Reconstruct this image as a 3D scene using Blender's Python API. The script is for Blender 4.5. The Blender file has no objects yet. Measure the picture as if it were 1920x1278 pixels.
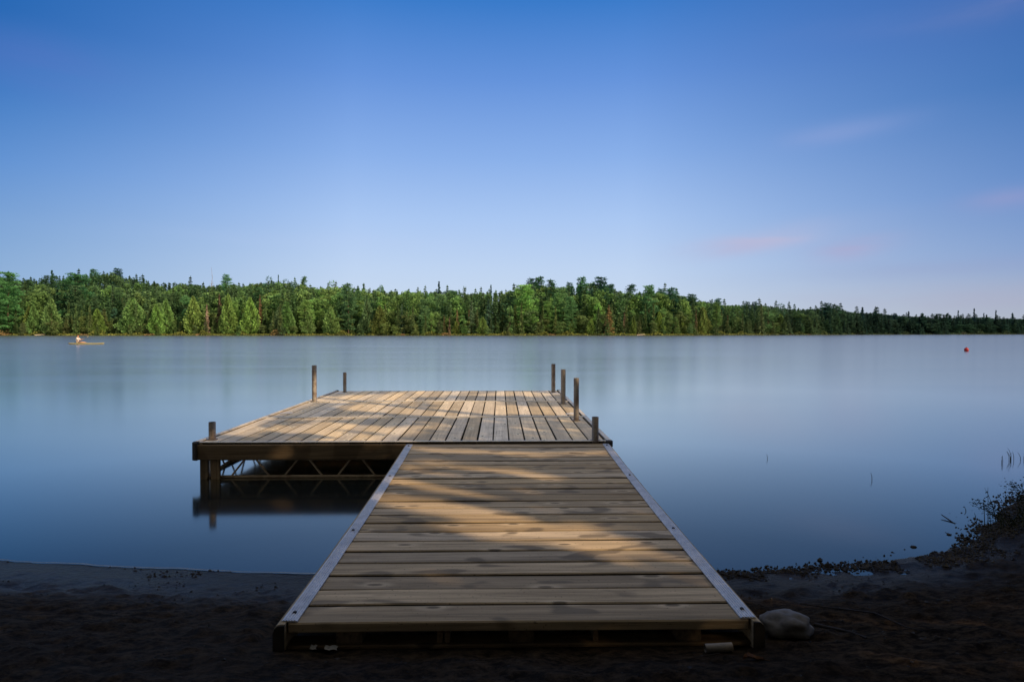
import bpy, math, random
import numpy as np
from mathutils import Vector, Matrix, noise

C = bpy.context.scene.collection
R = math.radians
F = 1212.0                       # focal length in photo pixels (photo 1920 x 1278)
CAM = Vector((0.0, 0.0, 1.45))
YAW = math.atan(23 / F)
PITCH = math.atan(19 / F)
rnd = random.Random(7)

# ------------------------------------------------------------------ camera
cd = bpy.data.cameras.new('camera')
cam = bpy.data.objects.new('camera', cd)
C.objects.link(cam)
cd.sensor_fit = 'HORIZONTAL'; cd.sensor_width = 36.0
cd.lens = F / 1920 * 36
cd.clip_start = 0.05; cd.clip_end = 4000
cam.location = CAM
cam.rotation_euler = (math.pi / 2 - PITCH, 0, -YAW)
bpy.context.scene.camera = cam
_rot = cam.rotation_euler.to_matrix()

def ray(px, py):
    return _rot @ Vector(((px - 960) / F, (639 - py) / F, -1.0))
def at(px, py, z=0.0):
    d = ray(px, py)
    t = (z - CAM.z) / d.z
    return CAM + d * t

# ------------------------------------------------------------------ helpers
def props(o, label=None, cat=None, group=None, kind=None):
    if label: o['label'] = label
    if cat: o['category'] = cat
    if group: o['group'] = group
    if kind: o['kind'] = kind
    return o

def empty(name, loc=(0, 0, 0), rz=0.0, **k):
    o = bpy.data.objects.new(name, None)
    C.objects.link(o); o.location = loc; o.rotation_euler = (0, 0, rz)
    o.empty_display_size = 0.1
    return props(o, **k)

class MB:
    """collects polygons; every vertex may carry a grain coordinate and a tone"""
    def __init__(s):
        s.v = []; s.f = []; s.g = []; s.t = []; s.smooth = []
    def add(s, verts, faces, grain=None, tone=0.5, smooth=False):
        n = len(s.v)
        s.v += [tuple(p) for p in verts]
        s.f += [tuple(i + n for i in f) for f in faces]
        s.g += list(grain) if grain is not None else [tuple(p) for p in verts]
        s.t += [tone] * len(verts)
        s.smooth += [smooth] * len(faces)
    def board(s, a, b, w, th, side=(1, 0, 0), ch=0.004, nseg=6, tone=None, warp=0.0):
        """board from a to b (centre of its cross-section), width w along `side`, thickness th"""
        a = Vector(a); b = Vector(b)
        d = b - a; L = d.length; d.normalize()
        sx = Vector(side); sx = (sx - d * sx.dot(d)).normalized()
        up = d.cross(sx)
        if up.z < 0 or (abs(up.z) < 1e-6 and up.y > 0): up = -up
        x, z = w / 2, th / 2
        c = min(ch, x * .6, z * .6)
        prof = [(-x + c, -z), (x - c, -z), (x, -z + c), (x, z - c), (x - c, z), (-x + c, z), (-x, z - c), (-x, -z + c)]
        tone = rnd.random() if tone is None else tone
        off = (rnd.uniform(-50, 50), rnd.uniform(-50, 50), rnd.uniform(-50, 50))
        V = []; G = []; Fs = []
        w1, w2 = rnd.uniform(-warp, warp), rnd.uniform(-warp, warp)
        for i in range(nseg + 1):
            t = i / nseg
            dz = w1 * math.sin(t * math.pi) + w2 * math.sin(t * 2 * math.pi)
            for (px, pz) in prof:
                V.append(a + d * (L * t) + sx * px + up * (pz + dz))
                G.append((L * t + off[0], px + off[1], pz + off[2]))
        for i in range(nseg):
            for j in range(8):
                k = (j + 1) % 8
                Fs.append((i * 8 + j, i * 8 + k, (i + 1) * 8 + k, (i + 1) * 8 + j))
        Fs.append(tuple(range(7, -1, -1)))
        Fs.append(tuple(nseg * 8 + j for j in range(8)))
        s.add(V, Fs, G, tone)
    def tube(s, pts, r, n=10, cap=True, tone=0.5):
        pts = [Vector(p) for p in pts]
        rr = r if isinstance(r, (list, tuple)) else [r] * len(pts)
        V = []; Fs = []
        for i, p in enumerate(pts):
            d = (pts[min(i + 1, len(pts) - 1)] - pts[max(i - 1, 0)]).normalized()
            ref = Vector((0, 0, 1)) if abs(d.z) < .9 else Vector((1, 0, 0))
            u = d.cross(ref).normalized(); w = d.cross(u)
            for j in range(n):
                a = 2 * math.pi * j / n
                V.append(p + (u * math.cos(a) + w * math.sin(a)) * rr[i])
        for i in range(len(pts) - 1):
            for j in range(n):
                k = (j + 1) % n
                Fs.append((i * n + j, i * n + k, (i + 1) * n + k, (i + 1) * n + j))
        s.add(V, Fs, None, tone, True)
        if cap:
            s.add([V[j] for j in range(n)], [tuple(range(n))], None, tone)
            m = (len(pts) - 1) * n
            s.add([V[m + j] for j in range(n)], [tuple(range(n))], None, tone)
    def build(s, name, mat, parent=None):
        me = bpy.data.meshes.new(name)
        me.from_pydata(s.v, [], s.f)
        ga = me.attributes.new('grain', 'FLOAT_VECTOR', 'POINT')
        ga.data.foreach_set('vector', np.array(s.g, 'f').ravel())
        ta = me.attributes.new('tone', 'FLOAT', 'POINT')
        ta.data.foreach_set('value', np.array(s.t, 'f'))
        me.polygons.foreach_set('use_smooth', s.smooth)
        import bmesh
        bm = bmesh.new(); bm.from_mesh(me)
        bmesh.ops.recalc_face_normals(bm, faces=bm.faces); bm.to_mesh(me); bm.free()
        me.materials.append(mat); me.update()
        o = bpy.data.objects.new(name, me); C.objects.link(o)
        if parent: o.parent = parent
        return o

def np_mesh(name, verts, nper, tone, mat, col=None):
    """verts: (n*nper,3) array of separate polygons with nper corners"""
    me = bpy.data.meshes.new(name)
    nv = len(verts); nf = nv // nper
    me.vertices.add(nv); me.vertices.foreach_set('co', verts.astype('f').ravel())
    me.loops.add(nv); me.loops.foreach_set('vertex_index', np.arange(nv, dtype='i'))
    me.polygons.add(nf)
    me.polygons.foreach_set('loop_start', np.arange(0, nv, nper, dtype='i'))
    me.polygons.foreach_set('loop_total', np.full(nf, nper, dtype='i'))
    me.update(calc_edges=True)
    ta = me.attributes.new('tone', 'FLOAT', 'POINT')
    ta.data.foreach_set('value', np.repeat(tone, nper).astype('f') if len(tone) == nf else tone.astype('f'))
    if col is not None:
        ca = me.attributes.new('tint', 'FLOAT_VECTOR', 'POINT')
        ca.data.foreach_set('vector', np.repeat(col, nper, axis=0).astype('f').ravel())
    if mat: me.materials.append(mat)
    return me

# ------------------------------------------------------------------ node helpers
def new_mat(name):
    m = bpy.data.materials.new(name); m.use_nodes = True
    nt = m.node_tree; nt.nodes.clear()
    out = nt.nodes.new('ShaderNodeOutputMaterial')
    return m, nt, out
def N(nt, typ, **k):
    n = nt.nodes.new(typ)
    for a, b in k.items(): setattr(n, a, b)
    return n
def L(nt, a, b): nt.links.new(a, b)
def setin(n, **k):
    for a, b in k.items(): n.inputs[a.replace('_', ' ')].default_value = b
def math_(nt, op, a, b=None, c=None, clamp=False):
    n = N(nt, 'ShaderNodeMath', operation=op, use_clamp=clamp)
    for i, v in enumerate((a, b, c)):
        if v is None: continue
        if hasattr(v, 'links'): L(nt, v, n.inputs[i])
        else: n.inputs[i].default_value = v
    return n.outputs[0]
def mix_(nt, fac, a, b, blend='MIX'):
    n = N(nt, 'ShaderNodeMix', data_type='RGBA', blend_type=blend)
    n.clamp_factor = True
    for i, v in ((0, fac), (6, a), (7, b)):
        if hasattr(v, 'links'): L(nt, v, n.inputs[i])
        else: n.inputs[i].default_value = v if i == 0 else (tuple(v) + (1,))[:4]
    return n.outputs[2]
def ramp_(nt, fac, stops, interp='LINEAR'):
    n = N(nt, 'ShaderNodeValToRGB'); L(nt, fac, n.inputs[0])
    n.color_ramp.interpolation = interp
    e = n.color_ramp.elements
    while len(e) < len(stops): e.new(0.5)
    for i, (p, c) in enumerate(stops):
        e[i].position = p
        e[i].color = (c, c, c, 1) if isinstance(c, (int, float)) else (tuple(c) + (1,))[:4]
    return n.outputs[0]
def noise_(nt, vec, scale, detail=4, rough=.55, dist=0.0):
    n = N(nt, 'ShaderNodeTexNoise')
    if vec is not None: L(nt, vec, n.inputs['Vector'])
    setin(n, Scale=scale, Detail=detail, Roughness=rough, Distortion=dist)
    return n.outputs['Fac']
def maprange(nt, v, a, b, c=0.0, d=1.0, smooth=False):
    n = N(nt, 'ShaderNodeMapRange', interpolation_type='SMOOTHSTEP' if smooth else 'LINEAR')
    L(nt, v, n.inputs[0])
    for i, x in enumerate((a, b, c, d)): n.inputs[i + 1].default_value = x
    return n.outputs[0]
def bump_(nt, h, strength=.4, dist=.01):
    n = N(nt, 'ShaderNodeBump'); setin(n, Strength=strength, Distance=dist)
    L(nt, h, n.inputs['Height']); return n.outputs[0]
def s2l(r, g, b):
    f = lambda c: (c / 255 / 12.92) if c <= 10 else (((c / 255) + .055) / 1.055) ** 2.4
    return (f(r), f(g), f(b))

# ------------------------------------------------------------------ materials
def wood_mat(name, light, dark, wet=0.5, side=0.0):
    m, nt, out = new_mat(name)
    bs = N(nt, 'ShaderNodeBsdfPrincipled'); L(nt, bs.outputs[0], out.inputs[0])
    ga = N(nt, 'ShaderNodeAttribute', attribute_name='grain')
    ta = N(nt, 'ShaderNodeAttribute', attribute_name='tone')
    geo = N(nt, 'ShaderNodeNewGeometry')
    mp = N(nt, 'ShaderNodeMapping'); L(nt, ga.outputs['Vector'], mp.inputs[0]); mp.inputs['Scale'].default_value = (1.3, 38, 38)
    fine = noise_(nt, mp.outputs[0], 1.0, 6, .62, .25)
    mp2 = N(nt, 'ShaderNodeMapping'); L(nt, ga.outputs['Vector'], mp2.inputs[0]); mp2.inputs['Scale'].default_value = (.9, 9, 9)
    broad = noise_(nt, mp2.outputs[0], 1.0, 4, .6, .6)
    mp4 = N(nt, 'ShaderNodeMapping'); L(nt, ga.outputs['Vector'], mp4.inputs[0]); mp4.inputs['Scale'].default_value = (3, 120, 120)
    hair = noise_(nt, mp4.outputs[0], 1.0, 3, .7)
    g = math_(nt, 'ADD', math_(nt, 'MULTIPLY', fine, .6), math_(nt, 'MULTIPLY', broad, .4))
    col = ramp_(nt, g, [(.38, dark), (.5, tuple((a + b) / 2 for a, b in zip(light, dark))), (.62, light)])
    # per board: lighter / darker, greyer / warmer
    tone = math_(nt, 'FRACT', ta.outputs['Fac']); unshaded = math_(nt, 'GREATER_THAN', ta.outputs['Fac'], 1.5)
    tv = maprange(nt, tone, 0, 1, .68, 1.24)
    cmb = N(nt, 'ShaderNodeCombineColor')
    L(nt, tv, cmb.inputs[0])
    tf = math_(nt, 'FRACT', math_(nt, 'MULTIPLY', tone, 7.31))
    L(nt, math_(nt, 'MULTIPLY', tv, maprange(nt, tf, 0, 1, .93, 1.02)), cmb.inputs[1])
    L(nt, math_(nt, 'MULTIPLY', tv, maprange(nt, tf, 0, 1, .80, 1.08)), cmb.inputs[2])
    col = mix_(nt, 1.0, col, cmb.outputs[0], 'MULTIPLY')
    # pale drying streaks
    col = mix_(nt, maprange(nt, hair, .62, .8, 0, .3), col, tuple(min(1, c * 1.6) for c in light))
    col = mix_(nt, maprange(nt, hair, .42, .30, 0, .75), col, tuple(c * .45 for c in dark))
    # knots
    mp3 = N(nt, 'ShaderNodeMapping'); L(nt, ga.outputs['Vector'], mp3.inputs[0]); mp3.inputs['Scale'].default_value = (2.2, 6.0, 6.0)
    vo = N(nt, 'ShaderNodeTexVoronoi', voronoi_dimensions='2D'); L(nt, mp3.outputs[0], vo.inputs['Vector']); setin(vo, Scale=1.0)
    kd = math_(nt, 'ADD', vo.outputs['Distance'], math_(nt, 'MULTIPLY', math_(nt, 'SUBTRACT', fine, .5), .10))
    kr = N(nt, 'ShaderNodeSeparateColor'); L(nt, vo.outputs['Color'], kr.inputs[0])
    ksel = math_(nt, 'GREATER_THAN', kr.outputs[0], .45)
    halo = math_(nt, 'MULTIPLY', maprange(nt, kd, .07, .25, 1, 0, True), ksel)
    core = math_(nt, 'MULTIPLY', maprange(nt, kd, .05, .10, 1, 0, True), ksel)
    col = mix_(nt, math_(nt, 'MULTIPLY', halo, .45), col, tuple(min(1, c * 1.25) for c in light))
    col = mix_(nt, math_(nt, 'MULTIPLY', core, .8), col, tuple(c * .3 for c in dark))
    # damp / dirty blotches, stretched along the board
    mp5 = N(nt, 'ShaderNodeMapping'); L(nt, geo.outputs['Position'], mp5.inputs[0]); mp5.inputs['Scale'].default_value = (4.2, 8.4, 2); mp5.inputs['Location'].default_value = (3.7, 1.9, 0)
    st = math_(nt, 'ADD', noise_(nt, mp5.outputs[0], 1.0, 1, .4, .1), math_(nt, 'MULTIPLY', math_(nt, 'SUBTRACT', broad, .5), .22))
    blot = maprange(nt, st, .585, .675, 0, wet * .85, True)
    col = mix_(nt, blot, col, tuple(c * .42 for c in dark))
    big = noise_(nt, geo.outputs['Position'], 1.1, 3, .5)
    col = mix_(nt, maprange(nt, big, .35, .7, 0, .28), col, tuple(c * .62 for c in light))
    sp = noise_(nt, geo.outputs['Position'], 90, 2, .5)
    col = mix_(nt, maprange(nt, sp, .66, .72, 0, .75), col, tuple(c * .4 for c in dark))
    if side:      # gap shade painted onto the side faces of the boards
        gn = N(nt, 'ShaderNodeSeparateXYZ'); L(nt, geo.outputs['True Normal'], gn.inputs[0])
        sd_ = math_(nt, 'MULTIPLY', maprange(nt, math_(nt, 'ABSOLUTE', gn.outputs[2]), .85, .5, 0, side), math_(nt, 'SUBTRACT', 1.0, unshaded))
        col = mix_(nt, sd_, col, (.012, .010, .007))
    L(nt, col, bs.inputs['Base Color'])
    L(nt, math_(nt, 'SUBTRACT', .86, math_(nt, 'MULTIPLY', blot, .12)), bs.inputs['Roughness'])
    bs.inputs['Specular IOR Level'].default_value = .16
    h = math_(nt, 'ADD', math_(nt, 'MULTIPLY', fine, .5), math_(nt, 'MULTIPLY', hair, .6))
    L(nt, bump_(nt, h, .55, .004), bs.inputs['Normal'])
    return m

M = {}
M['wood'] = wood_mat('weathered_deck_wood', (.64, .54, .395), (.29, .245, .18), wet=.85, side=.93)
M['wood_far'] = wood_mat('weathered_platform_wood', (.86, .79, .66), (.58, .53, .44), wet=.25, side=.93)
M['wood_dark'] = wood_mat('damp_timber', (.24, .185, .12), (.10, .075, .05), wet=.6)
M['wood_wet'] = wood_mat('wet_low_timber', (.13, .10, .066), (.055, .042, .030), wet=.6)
M['wood_rail'] = wood_mat('side_rail_timber', (.46, .40, .29), (.22, .19, .135), wet=.3)

def metal_mat(name, c1, c2, rough=.5, metallic=.6, scale=30, rust=0.0):
    m, nt, out = new_mat(name)
    bs = N(nt, 'ShaderNodeBsdfPrincipled'); L(nt, bs.outputs[0], out.inputs[0])
    geo = N(nt, 'ShaderNodeNewGeometry')
    n1 = noise_(nt, geo.outputs['Position'], scale, 5, .65)
    n2 = noise_(nt, geo.outputs['Position'], scale * .2, 3, .5)
    col = mix_(nt, maprange(nt, n1, .35, .68), c1, c2)
    col = mix_(nt, maprange(nt, n2, .4, .7, 0, .45), col, tuple(c * .6 for c in c1))
    if rust:
        col = mix_(nt, maprange(nt, n2, .5, .6, 0, rust), col, (.16, .075, .04))
    L(nt, col, bs.inputs['Base Color'])
    L(nt, maprange(nt, n1, .3, .7, rough - .12, rough + .15), bs.inputs['Roughness'])
    bs.inputs['Metallic'].default_value = metallic
    L(nt, bump_(nt, n1, .25, .003), bs.inputs['Normal'])
    return m
M['alu'] = metal_mat('scuffed_aluminium', (.46, .48, .52), (.72, .74, .78), .5, .35, 60)
M['trim'] = metal_mat('pale_edge_trim', (.60, .58, .52), (.85, .82, .74), .6, .3, 40)
M['pipe'] = metal_mat('dull_steel_pipe', (.24, .235, .235), (.40, .375, .35), .55, .4, 35, rust=.35)
M['rod'] = metal_mat('rusty_truss_steel', (.40, .33, .25), (.60, .50, .38), .7, .15, 40, rust=.25)
M['bolt'] = metal_mat('dark_bolt', (.04, .04, .045), (.10, .10, .11), .5, .5, 80)
M['guard_end'] = metal_mat('dark_guard_and_end', (.014, .0135, .013), (.03, .028, .025), .7, 0, 50)
M['cap'] = metal_mat('white_socket_cap', (.60, .60, .60), (.80, .80, .80), .5, 0, 30)

def plain(name, c1, c2, scale=20, rough=.8, bump=.3, bd=.01, spec=.3):
    m, nt, out = new_mat(name)
    bs = N(nt, 'ShaderNodeBsdfPrincipled'); L(nt, bs.outputs[0], out.inputs[0])
    tc = N(nt, 'ShaderNodeTexCoord')
    n1 = noise_(nt, tc.outputs['Object'], scale, 6, .62)
    n2 = noise_(nt, tc.outputs['Object'], scale * .25, 3, .5)
    col = mix_(nt, maprange(nt, n1, .35, .65), c1, c2)
    col = mix_(nt, maprange(nt, n2, .4, .65, 0, .5), col, tuple(c * .55 for c in c1))
    L(nt, col, bs.inputs['Base Color']); bs.inputs['Roughness'].default_value = rough
    bs.inputs['Specular IOR Level'].default_value = spec
    L(nt, bump_(nt, n1, bump, bd), bs.inputs['Normal'])
    return m

def foliage_mat(name, use_tint):
    m, nt, out = new_mat(name)
    ta = N(nt, 'ShaderNodeAttribute', attribute_name='tone')
    if use_tint:
        ti = N(nt, 'ShaderNodeAttribute', attribute_name='tint'); base = ti.outputs['Color']
    else:
        oi = N(nt, 'ShaderNodeObjectInfo'); base = oi.outputs['Color']
    geo = N(nt, 'ShaderNodeNewGeometry')
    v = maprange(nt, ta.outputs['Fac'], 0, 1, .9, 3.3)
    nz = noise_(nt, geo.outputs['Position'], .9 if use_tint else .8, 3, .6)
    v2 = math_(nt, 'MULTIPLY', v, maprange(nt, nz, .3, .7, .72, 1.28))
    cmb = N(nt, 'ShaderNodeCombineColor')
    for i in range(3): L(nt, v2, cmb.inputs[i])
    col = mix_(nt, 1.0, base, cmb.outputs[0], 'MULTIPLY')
    df = N(nt, 'ShaderNodeBsdfDiffuse'); L(nt, col, df.inputs[0])
    tr = N(nt, 'ShaderNodeBsdfTranslucent'); L(nt, col, tr.inputs[0])
    mx = N(nt, 'ShaderNodeMixShader'); mx.inputs[0].default_value = .38
    L(nt, df.outputs[0], mx.inputs[1]); L(nt, tr.outputs[0], mx.inputs[2])
    L(nt, mx.outputs[0], out.inputs[0])
    return m
M['leaf'] = foliage_mat('tree_foliage', False)
M['leaf_tint'] = foliage_mat('forest_foliage', True)
M['bark'] = plain('bark', (.055, .045, .035), (.12, .095, .075), 3)
M['bark_pale'] = plain('pale_bark', (.42, .39, .34), (.60, .57, .52), 3)
M['bark_dead'] = plain('dead_grey_wood', (.22, .19, .16), (.34, .30, .26), 3)
M['stone'] = plain('grey_stone', (.095, .10, .11), (.19, .19, .20), 14, .75, .5, .01)
M['debris'] = plain('wet_dark_debris', (.005, .0045, .004), (.013, .011, .0095), 30, .6, .4, .004, .35)
M['twig'] = plain('dry_twig', (.012, .009, .007), (.03, .023, .017), 60)
M['litter'] = plain('white_litter', (.30, .32, .34), (.50, .50, .50), 30, .7)
M['can'] = plain('pale_grey_metal', (.16, .155, .15), (.26, .25, .24), 40, .5)
M['dry_leaf'] = plain('orange_brown_leaf', (.07, .03, .012), (.12, .055, .022), 40, .8)
M['buoy'] = plain('red_plastic', (.33, .02, .03), (.38, .03, .04), 4, .4)
M['kayak'] = plain('yellow_hull', (.25, .26, .17), (.33, .34, .24), 3, .5)
M['shirt'] = plain('white_shirt', (.75, .75, .78), (.85, .85, .87), 8, .9)
M['skin'] = plain('skin', (.48, .28, .19), (.55, .33, .23), 8, .6)
M['hair'] = plain('brown_hair', (.05, .03, .02), (.09, .055, .035), 30, .8)
M['vest'] = plain('red_cushion', (.45, .06, .06), (.5, .08, .08), 8, .8)
M['reed'] = plain('dark_reed', (.03, .04, .02), (.06, .07, .035), 20, .8)

# ------------------------------------------------------------------ world
SUN_AZ = math.atan2(.78, -.62)        # clockwise from +Y
SUN_EL = R(27)
SV = Vector((math.sin(SUN_AZ) * math.cos(SUN_EL), math.cos(SUN_AZ) * math.cos(SUN_EL), math.sin(SUN_EL)))
w = bpy.data.worlds.new('World'); bpy.context.scene.world = w; w.use_nodes = True
nt = w.node_tree; nt.nodes.clear()
out = N(nt, 'ShaderNodeOutputWorld')
sky = N(nt, 'ShaderNodeTexSky', sky_type='NISHITA'); sky.sun_disc = False
sky.sun_elevation = SUN_EL; sky.sun_rotation = SUN_AZ
sky.air_density = 1.0; sky.dust_density = .6; sky.ozone_density = 2.0
tc = N(nt, 'ShaderNodeTexCoord')
sep = N(nt, 'ShaderNodeSeparateXYZ'); L(nt, tc.outputs['Generated'], sep.inputs[0])
X_, Y_, Z_ = sep.outputs
zc = math_(nt, 'MAXIMUM', Z_, 0.0)
cen = ramp_(nt, zc, [(0.0, s2l(204, 218, 234)), (.05, s2l(198, 215, 238)), (.095, s2l(190, 211, 241)), (.168, s2l(170, 199, 242)), (.256, s2l(138, 176, 234)), (.359, s2l(100, 147, 220)), (.451, s2l(55, 122, 202)), (1.0, s2l(20, 80, 165))])
lef = ramp_(nt, zc, [(0.0, s2l(148, 179, 215)), (.06, s2l(138, 172, 213)), (.115, s2l(122, 161, 210)), (.202, s2l(90, 141, 207)), (.28, s2l(55, 118, 192)), (.363, s2l(20, 98, 176)), (1.0, s2l(10, 60, 140))])
rig = ramp_(nt, zc, [(0.0, s2l(176, 183, 196)), (.04, s2l(164, 177, 202)), (.088, s2l(137, 163, 207)), (.17, s2l(105, 143, 202)), (.29, s2l(67, 117, 185)), (.37, s2l(60, 106, 178)), (1.0, s2l(20, 60, 140))])
hor = math_(nt, 'SQRT', math_(nt, 'MAXIMUM', math_(nt, 'SUBTRACT', 1.0, math_(nt, 'MULTIPLY', Z_, Z_)), 1e-4))
ax = math_(nt, 'DIVIDE', X_, hor)
fr = maprange(nt, ax, .20, .65, 0, 1, False)
fl = maprange(nt, ax, -.22, -.63, 0, 1, False)
col = mix_(nt, fr, cen, rig); col = mix_(nt, fl, col, lef)
# faint pink long-exposure clouds: soft streaks placed by direction
mpw = N(nt, 'ShaderNodeMapping'); L(nt, tc.outputs['Generated'], mpw.inputs[0]); mpw.inputs['Scale'].default_value = (5, 5, 26)
mpw.inputs['Rotation'].default_value = (0, R(2), 0)
cn = noise_(nt, mpw.outputs[0], 1.0, 4, .5, .4)
def cloud(px, py, sx, sy, tilt, amt, colr):
    """soft cloud patch centred on the direction of (px, py); sx, sy angular half sizes in rad"""
    global col
    d = ray(px, py).normalized()
    az, el = math.atan2(d.x, d.y), math.asin(d.z)
    A = math_(nt, 'SUBTRACT', math_(nt, 'ARCTAN2', X_, Y_), az)
    E = math_(nt, 'SUBTRACT', math_(nt, 'ARCSINE', Z_), el)
    E = math_(nt, 'SUBTRACT', E, math_(nt, 'MULTIPLY', A, tilt))
    q = math_(nt, 'ADD', math_(nt, 'POWER', math_(nt, 'DIVIDE', A, sx), 2.0), math_(nt, 'POWER', math_(nt, 'DIVIDE', E, sy), 2.0))
    g = math_(nt, 'EXPONENT', math_(nt, 'MULTIPLY', q, -1.0))
    f = math_(nt, 'MULTIPLY', math_(nt, 'MULTIPLY', g, maprange(nt, cn, .32, .62, .35, 1, True)), amt)
    col = mix_(nt, f, col, colr)
P1 = s2l(190, 176, 214); P2 = s2l(176, 160, 200)
cloud(1440, 446, .09, .014, .12, .85, s2l(188, 186, 216))
cloud(1390, 463, .075, .011, .10, .65, s2l(180, 184, 217))
cloud(1600, 466, .045, .015, .12, .8, s2l(172, 170, 207))
cloud(1570, 250, .08, .014, .06, .35, s2l(152, 168, 218))
cloud(1890, 374, .045, .014, .05, .45, s2l(158, 158, 203))
cloud(1720, 505, .16, .012, .03, .35, s2l(150, 160, 200))
cloud(1830, 560, .22, .020, .0, .35, s2l(172, 168, 194))
cloud(1640, 48, .09, .014, -.02, .30, s2l(105, 135, 200))
cloud(1880, 8, .08, .018, .0, .32, s2l(128, 138, 188))
cloud(50, 105, .09, .03, .0, .28, s2l(95, 115, 195))
cloud(120, 160, .06, .02, .0, .18, s2l(95, 115, 200))
cloud(560, 450, .25, .012, .0, .10, s2l(190, 205, 240))
# unseen sky round sun and overhead made pale and warm, added as fill light
back = maprange(nt, Y_, .05, -.45, 0, 1, True)
col = mix_(nt, back, col, (.62, .53, .43))
col = mix_(nt, math_(nt, 'MULTIPLY', maprange(nt, Z_, .56, .85, 0, 1, True), .85), col, (.76, .68, .53))
b1 = N(nt, 'ShaderNodeBackground'); L(nt, col, b1.inputs[0]); b1.inputs[1].default_value = 1.02
b2 = N(nt, 'ShaderNodeBackground'); L(nt, sky.outputs[0], b2.inputs[0]); b2.inputs[1].default_value = .09
mx = N(nt, 'ShaderNodeMixShader'); mx.inputs[0].default_value = .05
L(nt, b1.outputs[0], mx.inputs[1]); L(nt, b2.outputs[0], mx.inputs[2]); L(nt, mx.outputs[0], out.inputs[0])

sl = bpy.data.lights.new('sun', 'SUN'); sl.energy = 5.0; sl.angle = R(.5); sl.color = (1.0, .69, .39)
so = bpy.data.objects.new('sun', sl); C.objects.link(so)
so.rotation_euler = SV.to_track_quat('Z', 'Y').to_euler(); so.location = (30, -25, 30)

# ------------------------------------------------------------------ terrain
def smooth(a, b, x):
    t = min(1, max(0, (x - a) / (b - a))); return t * t * (3 - 2 * t)
SH = [(-40, 6.5), (-12, 5.3), (-6, 4.55), (-3.2, 4.13), (-2.2, 3.98), (-1.2, 3.86), (0, 3.82), (1.4, 3.84), (2.3, 3.97), (2.8, 4.12), (3.3, 4.42), (3.85, 4.95), (4.6, 5.6), (8, 7.0), (15, 8.5), (40, 14)]
def shore_y(x):
    if -6 < x < 6:
        a_ = .010 + .055 * smooth(1.2, 2.2, x)
        return shore_base(x) + a_ * (noise.noise(Vector((x * 4.3, 7, 1))) + .6 * noise.noise(Vector((x * 11, 2, 1))))
    return shore_base(x)
def shore_base(x):
    if x <= SH[0][0]: return SH[0][1]
    for (a, ya), (b, yb) in zip(SH, SH[1:]):
        if x <= b: return ya + (yb - ya) * (x - a) / (b - a)
    return SH[-1][1]
SKYL = [(0, 514), (60, 521), (110, 512), (150, 514), (190, 507), (230, 505), (270, 520), (340, 527), (400, 529), (470, 526), (520, 519), (560, 526), (605, 533), (660, 534), (720, 539), (780, 541), (850, 541), (900, 543), (950, 541), (990, 527), (1060, 532), (1120, 524), (1160, 538), (1190, 545), (1230, 537), (1280, 548), (1320, 560), (1370, 566), (1430, 569), (1500, 576), (1560, 573), (1600, 582), (1660, 586), (1720, 591), (1780, 594), (1840, 593), (1920, 595)]
def skyl(px):
    px = max(0, min(1920, px))
    for (a, ya), (b, yb) in zip(SKYL, SKYL[1:]):
        if px <= b: return ya + (yb - ya) * (px - a) / (b - a)
    return 595
def tpx(t): return 937 + t * F
def far_s(t): return 205 + 60 * smooth(.22, .82, t) + 30 * smooth(.82, 1.6, t) + 1.6 * math.sin(t * 23) + .8 * math.sin(t * 61)
def back_h(t): return 14.5 - 4.0 * smooth(.25, .7, t)
def far_z(x, y):
    if y < 20: return None
    t = x / y
    s = far_s(t); d = y - s
    if d < -8: return None
    if d < 0: return d * .12
    ridge = (620 - skyl(tpx(t))) * (s + 75) / F + 1.45 - back_h(t) * .97
    ridge = max(.8, ridge)
    z = .25 * smooth(0, 1.5, d) + (ridge - .25) * smooth(2, 78, d) + .3 * math.sin(x * .21) * math.sin(y * .17) * smooth(2, 20, d)
    return z
def near_z(x, y, fine=True):
    ds = shore_y(x) - y
    if ds < 0:
        z = -.13 * (-ds) if ds > -7 else -.91 - .05 * min(12, -ds - 7)
        if fine and ds > -2: z += .012 * noise.noise(Vector((x * 3, y * 3, 1))) * min(1, -ds)
        return z
    z = .25 * smooth(0, 1.9, ds) + .02 * min(ds, 6) + .34 * max(0, min(26, ds - 7))  # last term: unseen bank behind the camera, raised to block low sky light
    z += .03 * smooth(3.3, 4.6, x) * smooth(0, .9, ds)
    if fine and y > -6:
        a = smooth(0, .5, ds) if x < 1.3 else .35 + .65 * smooth(0, .5, ds)
        n = noise.noise(Vector((x * 1.3, y * 2.0, 3))) * .024
        n += noise.noise(Vector((x * 5, y * 8, 5))) * .022
        n += max(0, noise.noise(Vector((x * 10, y * 14, 7)))) * .026
        n += noise.noise(Vector((x * 22, y * 26, 9))) * .009
        if abs(x - .08) < 1.05 and y > 2.35: n = min(n, 0.0) - .006
        z += n * a
    return z
def terr(x, y):
    f = far_z(x, y)
    if f is not None: return max(f, -1.5)
    return max(near_z(x, y), -1.5)
xs = np.concatenate([np.linspace(-1500, -420, 10), np.linspace(-400, -40, 91), np.linspace(-36, -5, 25), np.arange(-4.6, 5.2, .03), np.linspace(5.4, 36, 25), np.linspace(40, 420, 96), np.linspace(450, 1500, 10)])
ys = np.concatenate([np.linspace(-300, -8, 12), np.linspace(-7, 1.2, 22), np.arange(1.3, 5.4, .03), np.linspace(5.6, 40, 26), np.linspace(50, 185, 12), np.arange(190, 282, 1.5), np.arange(284, 400, 4), np.linspace(420, 2500, 12)])
V = np.zeros((len(ys), len(xs), 3), 'f')
for j, y in enumerate(ys):
    for i, x in enumerate(xs):
        V[j, i] = (x, y, terr(float(x), float(y)))
nx, ny = len(xs), len(ys)
me = bpy.data.meshes.new('ground')
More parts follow.
